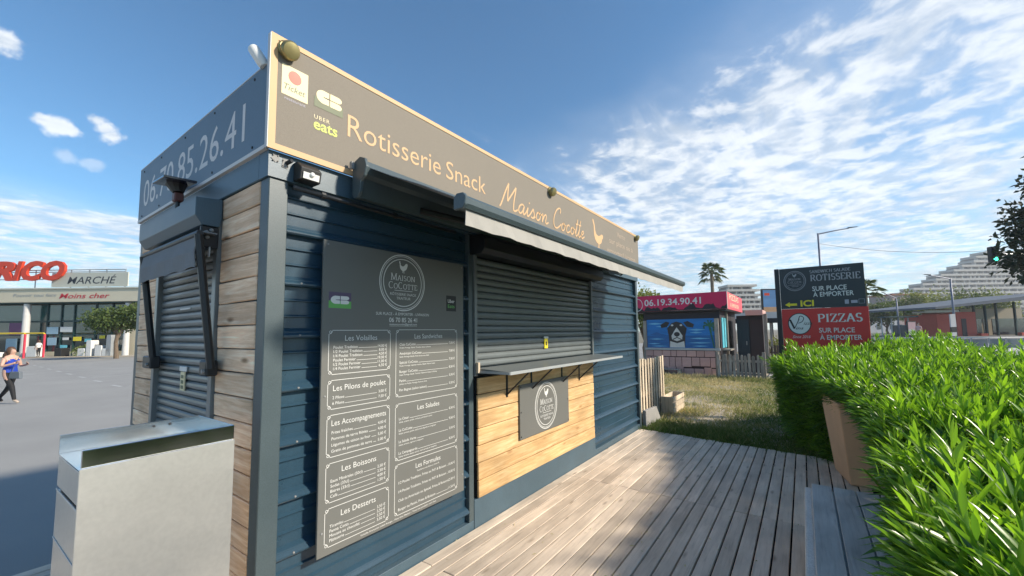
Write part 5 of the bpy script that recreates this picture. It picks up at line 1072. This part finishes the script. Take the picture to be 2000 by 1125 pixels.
for a, b in zip((-150, -95, -40, 27, 73, 101, 127, 170, 203), (-95, -40, 27, 73, 101, 127, 170, 203, 234)):
    boxo('pane', 'store_glass_green', SM, sx(a)+.06, sx(b)-.06, 0.70, 0.74, szz(627), szz(596)); boxo('pane', 'store_glass', SM, sx(a)+.06, sx(b)-.06, 0.72, 0.76, .45, szz(630.5))
    boxo('mullion', 'frame_teal', SM, sx(b)-.06, sx(b)+.06, 0.60, 0.78, 0.0, szz(595))
boxo('transom', 'frame_teal', SM, sx(-150), sx(234)-.07, 0.62, 0.80, szz(630.4), szz(627.1)); boxo('base_wall', 'store_cream', SM, sx(-150), sx(234), 0.62, 0.82, 0, .44)
boxo('transom', 'frame_teal', SM, sx(-150), sx(234)-.07, 0.64, 0.80, szz(657), szz(655.2))
for px, w_ in ((48, .32), (246, .28), (-70, .32)): MB().lathe([(w_, 0), (w_*.92, 2), (w_*.85, szz(594.5))], 16, (sx(px), -0.1, 0)).build('column', 'trim_white', SM, smooth=False)
for a, b, c, d_, m_ in ((0, 26, 631, 655, 'poster_purple'), (75, 98, 640, 654, 'poster_blue'), (102, 126, 640, 650, 'print_white'), (104, 118, 676, 688, 'turquoise'), (129, 145, 660, 668, 'print_yellow'), (152, 165, 664, 670, 'turquoise'), (181, 192, 658, 664, 'print_yellow'), (209, 215, 661, 668, 'print_yellow'), (-4, 18, 662, 690, 'poster_blue'), (78, 96, 661, 676, 'poster_blue'), (108, 120, 661, 666, 'print_white')):
    boxo('poster', m_, SM, sx(a), sx(b), 0.55, 0.57, szz(d_), szz(c))
yl = -0.52
p = Print(yl); p.text('Pouvoir tout faire', sx(28), szz(581), .32, sx(84), shear=.2); p.build('lettering', 'steel_grey', SM)
p = Print(yl); p.text('Moins cher', sx(118), szz(585), .50, sx(98), shear=.25, off=.008); p.build('lettering', 'letter_crimson', SM)
nb_ = boxo('name_board', 'store_board', SM, sx(96), sx(246), -0.3, -0.2, szz(562), szz(534)); 
p = Print(-0.305); p.text('MARCHÉ', sx(127), szz(556), .72, sx(96), shear=.25, off=.006); p.build('lettering', 'letter_dark', SM)
def block_letters(s, x, z, h, w_, dep, mat, name, shear=.28):
    vs, fs = text2d(s, shear, .045); x0_ = min(v[0] for v in vs); x1_ = max(v[0] for v in vs); kx = w_/(x1_-x0_); kz = h/CAP; n_ = len(vs)
    P_ = [(x+(v[0]-x0_)*kx, -dep, z+v[1]*kz) for v in vs]; Q_ = [(a, 0, c) for a, _, c in P_]
    ed = {}
    for f in fs:
        for i in range(len(f)): e_ = (f[i], f[(i+1) % len(f)]); ed[e_] = ed.get(e_, 0)+1
    side = [(a, b, b+n_, a+n_) for (a, b) in ed if (b, a) not in ed]
    return MB().add(P_+Q_, list(fs)+[tuple(i+n_ for i in f)[::-1] for f in fs]+side).build(name, mat, SM, loc=(0, -0.35, 0))
for ch, a, b in (('R', -22, 28), ('I', 25, 43), ('C', 41, 84), ('O', 79, 126)): block_letters(ch, sx(a), szz(547), 1.80, sx(b-a), .25, 'letter_red', 'letter')
for zz_ in (532, 546, 528): MB().tube([(sx(-40), -0.15, szz(zz_)), (sx(238), -0.15, szz(zz_))], .05, 6).build('sign_rail', 'steel_grey', SM)
for px in (60, 130, 166, 200, 238): MB().tube([(sx(px), -0.12, szz(566)), (sx(px), -0.12, szz(527))], .05, 6).build('sign_post', 'steel_grey', SM)
for i in range(3): boxo('roof_tower', 'lattice', SM, sx(244+9*i), sx(250+9*i), 3, 4, szz(566), szz(528+5*i))
for z_ in (535, 545, 555): boxo('roof_tower_beam', 'lattice', SM, sx(243), sx(275), 3.1, 3.9, szz(z_+2), szz(z_))
boxo('roof_screen', 'poster_blue', SM, sx(256), sx(268), 2.5, 2.9, szz(566), szz(543))
for i, (a, b, h_, m_) in enumerate(((72, 92, 20, 'white_goods'), (170, 184, 15, 'white_goods'), (186, 196, 30, 'white_goods'), (203, 216, 20, 'white_goods'), (217, 231, 14, 'white_goods'), (-3, 16, 9, 'white_goods'), (126, 140, 16, 'black_plastic'), (224, 234, 40, 'steel_grey'))):
    o = tag(MB().prism([(-sx(b-a)/2, 0), (sx(b-a)/2, 0), (sx(b-a)/2*.94, h_*q_*.9), (sx(b-a)/2*.8, h_*q_), (-sx(b-a)/2*.8, h_*q_), (-sx(b-a)/2*.94, h_*q_*.9)], -.4, .4, 'Y').build('display_bin', m_, None, .02, loc=tuple(Matrix.Rotation(YAW-R(90), 3, 'Z') @ Vector((sx((a+b)/2), -0.6, 0))+Vector((2.53, 65.53, -0.25))), rot=(0, 0, YAW-R(90))),
        ('broad white bin right of the person in white', 'low white bin next to the shop front bush', 'tall narrow white bin in front of the glass', 'white bin standing between tall bin and low bin', 'small low white bin near the cream wall', 'flat white display box by the white column', 'black box under yellow poster at the entrance', 'tall steel grey cabinet against the cream wall')[i], 'bin', 'bins and boxes along the shop front')
GA = thing('trolley_shelter', 'yellow topped trolley shelter frame with a red post', 'shelter', (2.09, 58.96, -0.25), YAW-R(90))
mk('paint_yellow', (0.72, 0.52, 0.03), 0.5); mk('paint_red', (0.55, 0.03, 0.06), 0.5)
for y in (0, 1.6): MB().tube([(-6, y, 2.35), (2.25, y, 2.35), (2.35, y, 2.25)], .07, 8).build('top_rail', 'paint_yellow', GA); MB().tube([(2.35, y, 2.25), (2.35, y, 0)], .085, 8).build('post', 'paint_red', GA); MB().tube([(-6, y, 2.3), (-6, y, 0)], .085, 8).build('post', 'paint_red', GA)
lines = struct(link('parking_markings', None))
def stripe(x0, y0, x1, y1, w_=.06):
    d = Vector((x1-x0, y1-y0)).normalized(); n_ = Vector((-d.y, d.x))*w_
    me = bpy.data.meshes.new('stripe'); me.from_pydata([(x0+n_.x, y0+n_.y, -.245), (x0-n_.x, y0-n_.y, -.245), (x1-n_.x, y1-n_.y, -.245), (x1+n_.x, y1+n_.y, -.245)], [], [(0, 1, 2, 3)]); me.materials.append(MATS['paint_white']); link('stripe', me, lines)
for k in range(9): y = 15.6+3.1*k; stripe(3.05-.03*k, y, 2.98-.03*k, y+1.0, .055)
for k in range(6): y = 16.0+6.2*k; stripe(3.2-.06*k, y+2.6, 8.6, y+3.6, .05)
for k in range(4): stripe(1.9-1.6*k, 30.2, 1.2-1.6*k, 31.4, .06)
verge = ground('verge', -40, 40, -3.2, -1.2, 0, 'soil'); verge.location = (2.53, 65.53, -0.235); verge.rotation_euler = (0, 0, YAW-R(90))
tree('small_tree', 'round small green tree in front of the cream supermarket wall', (7.95, 46.9, -0.25), 4.55, 2.35, 2.3, 'tree_leaf', 7000, .24, 10, .62, 3)
t = thing('shop_bush', 'low yellowish bush in front of the shop glass', 'bush', (2.53+sx(152)*.581+.5, 65.53-sx(152)*.814-.9, -0.25))
MB().tube([(0, 0, 0), (0, 0, .6)], [.05, .02], 6).build('stem', 'bark', t); crown_leaves('c', 'light_leaf', [((0, 0, .55), (.9, .9, .55)), ((.5, -.6, .4), (.6, .6, .4))], 1400, .16, t)
hl = MB(); n_ = 40; hv = []
for i in range(n_+1):
    a = -120+260*i/n_; hv += [(a, 0, -1), (a, 0, max(1, 22+9*math.sin(i*.45)+4*math.sin(i*1.3)+2*math.sin(i*2.9))), (a, 70, 30+8*math.sin(i*.3))]
hills = link('hills', hl.add(hv, [(3*i, 3*i+3, 3*i+4, 3*i+1) for i in range(n_)]+[(3*i+1, 3*i+4, 3*i+5, 3*i+2) for i in range(n_)]).mesh('hills', 'hill_green', smooth=True), None, (30, 440, -.3), (0, 0, YAW-R(90))); struct(hills)

# ------------------------------------------------------------------ towards the road on the right
ground('road', 18.5, 400, -140, -4.6, 0.25, 'road_asphalt')
ground('kerb_strip', 26, 60, -14.6, -9.0, 0.256, 'paint_white')
mk('galvanised', (0.30, 0.33, 0.36), 0.5, .4); mk('lamp_blue', (0.16, 0.18, 0.24), 0.5, .2); mk('station_red', (0.46, 0.085, 0.055), 0.75, 0, .1, 2); mk('roof_grey', (0.085, 0.10, 0.125), 0.6, 0, .1, .5); mk('station_beige', (0.42, 0.36, 0.26), 0.7, 0, .1, .5); mk('pyramid_white', (0.50, 0.465, 0.41), 0.75, 0, .08, .06); mk('pyramid_shade', (0.20, 0.20, 0.20), 0.8, 0, .3, .12); mk('house_pink', (0.44, 0.33, 0.29), 0.8, 0, .08, .2); mk('house_white', (0.52, 0.52, 0.52), 0.8, 0, .08, .2); mk('house_roof', (0.35, 0.14, 0.09), 0.8); glassmat('rail_glass', (0.10, 0.14, 0.17), .1); glassmat('far_glass', (0.02, 0.03, 0.035), .1)
def lamp_post(label, base, h, arm, mat='lamp_blue', r=.075, k=1.0):
    t = thing('street_lamp', label, 'lamp', base, 0, 'street lamps')
    MB().tube([(0, 0, 0), (0, 0, h*.5), (0, 0, h)], [r*1.4, r*1.05, r*.8], 10).build('pole', mat, t, smooth=True)
    a = Vector(arm); MB().tube([(0, 0, h-.06), tuple(a*.5+Vector((0, 0, h))), tuple(a*.82+Vector((0, 0, h)))], [r*.7, r*.55, r*.5], 8).build('arm', mat, t)
    d = a.normalized(); s = Vector((-d.y, d.x, 0)).normalized()*.14*k; b0 = a*.80+Vector((0, 0, h)); b1 = a*1.05+Vector((0, 0, h)); u = Vector((0, 0, .05*k))
    MB().add([b0-s*.6, b0+s*.6, b1+s*.4, b1-s*.4, b0-s*.6+u*1.6, b0+s*.6+u*1.6, b1+s*.4+u*.6, b1-s*.4+u*.6], [(0, 3, 2, 1), (4, 5, 6, 7), (0, 1, 5, 4), (1, 2, 6, 5), (2, 3, 7, 6), (3, 0, 4, 7)]).build('lamp_head', 'black_metal', t, .01)
lamp_post('tall street lamp rising behind the black and red sign', (36.45, -3.6, 0.25), 8.43, (1.6, -2.3, .42))
lamp_post('street lamp with curved arm in front of the stepped building', (63.9, -15.95, 0.25), 6.75, (-1.7, 2.25, .45), 'lamp_blue', .10, 1.3)
lamp_post('slim street lamp beside the pink house', (80.9, -13.8, 0.25), 5.75, (-1.3, 1.65, .85), 'lamp_blue', .10, 1.2)
wr = MB(); wp = []
for i in range(25):
    t_ = i/24; a, b = Vector((36.45, -3.6, 7.9)), Vector((39.32, -12.76, 6.66)); q = a.lerp(b, t_); wp.append((q.x, q.y, q.z-.35*4*t_*(1-t_)))
tag(wr.tube(wp, .012, 5).build('overhead_wire', 'black_plastic', None), 'thin overhead wire from the tall lamp to the traffic light', 'wire')
TL = wthing('traffic_light', 'traffic light on a mast arm showing green', 'traffic light', (39.9, -16.8, 0.25))
MB().tube([(39.9, -16.8, 0.25), (39.9, -16.8, 5.95), (39.5, -16.4, 6.02), (36.5, -12.2, 6.02)], .075, 8).build('mast', 'steel_grey', TL)
hd = MB().box(-.17, .17, -.16, .16, -.48, .48).build('housing', 'black_plastic', TL, .03, 2, loc=(36.30, -12.05, 6.02), rot=(0, 0, YAW-R(100)))
m, nt, b = nodes_of('green_lamp'); b.inputs['Base Color'].default_value = (.02, .5, .25, 1); b.inputs['Emission Color'].default_value = (.05, 1, .45, 1); b.inputs['Emission Strength'].default_value = 2.2
for z_, m_ in ((.30, 'black_metal'), (0, 'black_metal'), (-.30, 'green_lamp')):
    o = MB().lathe([(.115, 0), (.115, -.012), (.07, -.03)], 16, axis='Y').build('lens', m_, hd, loc=(0, -.161, z_))
    MB().prism([(-.13, .02), (-.13, .11), (.13, .11), (.13, .02), (.12, .02), (.12, .10), (-.12, .10), (-.12, .02)], -.28, -.165, 'Y').build('visor', 'black_plastic', hd, loc=(0, 0, z_))
tree('broad_tree', 'big dark leafed tree overhanging the traffic light', (32.0, -14.4, 0.25), 11.6, 3.4, 2.0, 'dark_leaf', 26000, .29, 16, .7, 12)
RL = wthing('railing', 'grey metal railing with glass infill along the road', 'railing', (32, -10, 0.25))
ra, rb = Vector((27.2, -4.9, .25)), Vector((37.0, -17.3, .25)); n_ = 16
MB().tube([tuple(ra+Vector((0, 0, .82))), tuple(rb+Vector((0, 0, .70)))], .03, 8).build('handrail', 'trim_white', RL); MB().tube([tuple(ra+Vector((0, 0, .15))), tuple(rb+Vector((0, 0, .15)))], .02, 8).build('lower_rail', 'galvanised', RL)
for i in range(n_+1):
    q = ra.lerp(rb, i/n_); hgt = .82-.12*i/n_; MB().tube([tuple(q), tuple(q+Vector((0, 0, hgt)))], .028, 6).build('post', 'galvanised', RL)
    if i < n_:
        q2 = ra.lerp(rb, (i+1)/n_); e_ = (q2-q).normalized()*.07
        MB().add([tuple(q+e_+Vector((0, 0, .2))), tuple(q2-e_+Vector((0, 0, .2))), tuple(q2-e_+Vector((0, 0, hgt-.08))), tuple(q+e_+Vector((0, 0, hgt-.08))), tuple(q+e_+Vector((.02, .016, .2))), tuple(q2-e_+Vector((.02, .016, .2))), tuple(q2-e_+Vector((.02, .016, hgt-.08))), tuple(q+e_+Vector((.02, .016, hgt-.08)))], [(0, 1, 2, 3), (7, 6, 5, 4), (0, 4, 5, 1), (1, 5, 6, 2), (2, 6, 7, 3), (3, 7, 4, 0)]).build('panel', 'rail_glass', RL)
# station pavilion: frame turned with the street; 1 px of the survey = 0.0758 m at this distance
ST = thing('station_pavilion', 'low pavilion with red walls, glass front and wide grey roof', 'building', (84.4, -18.5, 0.25), YAW-R(90)); s_ = .0758
def bx(n_, m_, a, b, y0, y1, c, d_, bev=0): return boxo(n_, m_, ST, (a-1830)*s_, (b-1830)*s_, y0, y1, (656-d_)*s_, (656-c)*s_, bev)
MB().add([((1795-1830)*s_, -2.5, (656-604)*s_), ((2080-1830)*s_, -2.5, (656-579)*s_), ((2080-1830)*s_, 12, (656-579)*s_), ((1795-1830)*s_, 12, (656-604)*s_), ((1795-1830)*s_, -2.5, (656-600)*s_), ((2080-1830)*s_, -2.5, (656-570)*s_), ((2080-1830)*s_, 12, (656-570)*s_), ((1795-1830)*s_, 12, (656-600)*s_)], [(0, 3, 2, 1), (4, 5, 6, 7), (0, 1, 5, 4), (1, 2, 6, 5), (2, 3, 7, 6), (3, 0, 4, 7)]).build('roof', 'roof_grey', ST)
bx('red_wall', 'station_red', 1830, 1854, 0, 5, 613, 656); bx('red_wall', 'station_red', 1868, 1906, 0, 5, 609, 656); bx('red_wall', 'station_red', 1855, 1867, .8, 5, 612, 656); bx('door', 'door_brown', 1877, 1886, -.06, -.01, 622, 656)
bx('clerestory', 'far_glass', 1835, 1906, 2, 4, 604, 608.9); bx('beige_wall', 'station_beige', 1906.5, 2080, 5, 6, 600, 656); bx('low_wall', 'station_red', 1968, 2080, -1.5, -1.0, 650, 656); bx('low_wall', 'station_red', 1906.5, 1920, -.5, 0, 651, 656)
for a, b in ((1908, 1918), (1922, 1940), (1944, 1962), (1966, 1975), (1984, 2080)): bx('pane', 'far_glass', a, b, 3.0, 3.1, 622, 655)
for a in (1919, 1941, 1963, 2000): bx('column', 'frame_teal', a, a+2.4, 1, 1.25, 590 if a > 1950 else 596, 656)
BS = thing('bus_shelter', 'dark flat roofed shelter between the railing and red wall', 'shelter', (80.6, -13.2, 0.25), YAW-R(90))
boxo('roof', 'frame_teal', BS, -1.2, 3.2, -.6, 1.2, 2.85, 3.05); boxo('back_panel', 'poster_blue', BS, .6, 3.1, 1.0, 1.05, .3, 1.75); boxo('back_panel', 'door_navy', BS, .62, 3.08, .93, .99, .0, 1.72)
for x in (-1.0, .5, 3.0): boxo('post', 'galvanised', BS, x, x+.1, .8, .9, 0, 2.849)
AD = thing('advert_panel', 'framed advertising panel standing by the shelter', 'sign', (65.7, -12.75, 0.25), YAW-R(90)); boxo('frame', 'black_metal', AD, -.52, .52, -.09, .09, .35, 2.1, .02); boxo('poster', 'cloth_pink', AD, -.44, .44, -.097, -.091, 1.15, 2.0); boxo('poster', 'house_white', AD, -.44, .44, -.097, -.091, .5, 1.149); boxo('foot', 'black_metal', AD, -.2, .2, -.06, .06, 0, .349)
person('person in pale pink top standing next to the advertising panel', (62.1, -12.75, 0.25), R(150), 1.12, stand, (((-.02, -.24, 1.06), (.10, -.22, .86), (.15, -.20, .80)), ((-.02, .24, 1.06), (.10, .22, .86), (.15, .20, .80))), 'cloth_pink', .92, 1.36, 'cloth_black', 0, sleeves=True)
IS = thing('info_post', 'white notice post with a black band in front of the red wall', 'sign', (39.6, -10.75, 0.25), YAW-R(90)); boxo('panel', 'house_white', IS, -.19, .19, -.04, .04, 1.35, 2.25, .01); boxo('band', 'black_plastic', IS, -.185, .185, -.045, .045, 1.0, 1.349); boxo('panel', 'house_white', IS, -.16, .16, -.04, .04, .72, .999); boxo('foot', 'black_plastic', IS, -.17, .17, -.05, .05, 0, .719)
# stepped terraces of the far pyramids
def terraces(label, root, kx, floors, fh, z0, left, right, depth):
    t = thing('stepped_building', label, 'building', root, YAW-R(90), 'stepped apartment blocks')
    for i in range(floors):
        z = z0+fh*i; a = left(i)*kx; b = right(i)*kx; y = depth*i
        boxo('balcony', 'pyramid_white', t, a, b, y, y+12, z+fh*.36, z+fh*.80)
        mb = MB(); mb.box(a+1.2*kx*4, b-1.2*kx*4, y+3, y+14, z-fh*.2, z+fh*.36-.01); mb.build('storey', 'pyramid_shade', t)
        random.seed(i*7+floors); x = a+random.uniform(2, 6)*kx
        while x < b-3*kx:
            w_ = random.uniform(1.2, 3.5)*kx; boxo('partition', 'pyramid_white', t, x, x+w_, y+.6, y+2.99, z-fh*.2, z+fh*.36-.02); x += random.uniform(7, 19)*kx
    return t
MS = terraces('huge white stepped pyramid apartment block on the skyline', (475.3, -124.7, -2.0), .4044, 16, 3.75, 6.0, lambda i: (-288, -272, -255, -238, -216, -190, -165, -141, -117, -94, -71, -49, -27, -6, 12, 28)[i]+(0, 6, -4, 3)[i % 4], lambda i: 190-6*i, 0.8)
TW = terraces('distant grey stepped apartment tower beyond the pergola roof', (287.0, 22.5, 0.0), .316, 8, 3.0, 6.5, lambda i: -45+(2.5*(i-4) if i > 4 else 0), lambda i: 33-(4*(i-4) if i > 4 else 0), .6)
def house(label, root, w_, h_, d_, wall, roof):
    t = thing('house', label, 'building', root, YAW-R(90), 'houses beyond the road'); boxo('wall', wall, t, -w_/2, w_/2, 0, d_, 0, h_); boxo('roof', roof, t, -w_/2-.3, w_/2+.3, -.3, d_+.3, h_+.01, h_+.5)
    n_ = max(2, int(w_/3)); fl = max(1, int(h_/3))
    for f in range(fl):
        for k in range(n_):
            x = -w_/2+(k+.5)*w_/n_; boxo('window', 'far_glass', t, x-.55, x+.55, -.05, -.005, 1+f*3, 2.4+f*3)
house('pink apartment house with terracotta roof edge by the slim lamp', (186.5, -32.0, 0.25), 11.5, 12.2, 9, 'house_pink', 'house_roof')
house('white low house half hidden by dark trees beyond the road', (150, -19.5, 0.25), 11, 7.2, 9, 'house_white', 'roof_grey')
house('small cream house next to the pink apartment house', (184.0, -26.0, 0.25), 9, 8.8, 8, 'house_white', 'house_roof')
for i, (x, y, h_, r_, mat_, lb) in enumerate(((120.2, -17.5, 5.8, 3.6, 'tree_leaf', 'dark rounded tree in front of the white house'), (118.0, -14.2, 5.2, 3.0, 'tree_leaf', 'dark rounded tree left of the white house'), (123.6, -22.0, 7.8, 3.4, 'light_leaf', 'yellow green tree below the pink house'), (127.0, -26.6, 8.4, 4.4, 'light_leaf', 'broad yellow green tree above the shelter roof'), (130.4, -31.5, 8.6, 4.2, 'tree_leaf', 'mid green tree under the stepped pyramid'), (134, -36.5, 8.2, 4.2, 'light_leaf', 'yellow green tree over the pavilion roof'))):
    tree('far_tree', lb, (x, y, .25), h_+1.8, r_*1.1, h_*.25, mat_, 2600, .5, 8, .8, 40+i, 'trees beyond the road')
tree('leafy_tree', 'bright green tree behind the left end of the red kiosk', (24.2, 5.6, -0.15), 4.4, 1.6, 1.2, 'light_leaf', 6000, .19, 9, .9, 60)
palm('tall fan palm rising behind the red kiosk roof', (64.8, 8.25, 0.0), 10.3, 2.1); palm('distant fan palm peeping out behind the roadside sign', (59.9, -8.35, 0.2), 5.9, 1.7)
# pergola and billboard beside the red kiosk
PG = wthing('pergola', 'flat white roofed pergola on slim posts behind the kiosk', 'pergola', (24.9, -0.6, -0.1))
boxo('roof', 'trim_white', PG, 23.9, 27.5, -2.2, 0.9, 2.18, 2.50); boxo('beam', 'black_metal', PG, 23.88, 23.98, -2.2, 0.9, 1.93, 2.179)
for y in (-2.1, -1.45, -.95, -.30, .8): boxo('post', 'fence_wood', PG, 23.99, 24.09, y-.05, y+.05, -.1, 2.179)
boxo('rear_post', 'fence_wood', PG, 27.2, 27.3, -1.2, -1.1, -.1, 2.179); boxo('rear_post', 'fence_wood', PG, 27.2, 27.3, -.4, -.3, -.1, 2.179)
t = thing('yellow_shrub', 'low yellow flowering shrub behind the dark fence', 'bush', (27.8, -1.0, -0.1)); MB().tube([(0, 0, 0), (0, 0, .7)], [.04, .02], 6).build('stem', 'bark', t); leafmat('yellow_leaf', (.22, .24, .05), (.62, .52, .06)); crown_leaves('c', 'yellow_leaf', [((0, 0, .75), (.5, 1.1, .5)), ((0, .9, .6), (.5, .6, .4))], 1500, .11, t)
BB = thing('billboard', 'small black framed billboard with blue poster above the pergola', 'billboard', (36.7, -.3, 0.0), YAW-R(90)); boxo('frame', 'black_metal', BB, -.66, .66, -.08, .08, 2.7, 4.78, .02); mk('poster_sea', (.10, .24, .45), .5, 0, .4, .8, sc=(.3, 1, 1.5)); mk('poster_sand', (.50, .30, .17), .5, 0, .2, 2)
boxo('poster', 'poster_sea', BB, -.56, .56, -.086, -.081, 3.35, 4.68); boxo('poster', 'poster_sand', BB, -.56, .56, -.086, -.081, 2.80, 3.349); boxo('post', 'black_metal', BB, -.1, .1, -.07, .07, 0, 2.69); boxo('poster_logo', 'letter_red', BB, -.45, -.05, -.0875, -.0862, 4.25, 4.45)

# the air between here and the skyline
m = bpy.data.materials.new('haze'); m.use_nodes = True; nt = m.node_tree; nt.nodes.clear(); o_ = nt.nodes.new('ShaderNodeOutputMaterial'); v_ = nt.nodes.new('ShaderNodeVolumePrincipled'); v_.inputs['Density'].default_value = 0.0005; v_.inputs['Color'].default_value = (.86, .92, 1, 1); v_.inputs['Anisotropy'].default_value = 0.2; nt.links.new(v_.outputs[0], o_.inputs['Volume']); MATS['haze'] = m
stuff(MB().box(-150, 720, -330, 620, -1.4, 75).build('haze', 'haze', None))
for o in list(bpy.data.objects):
    if '_w' in o: del o['_w']
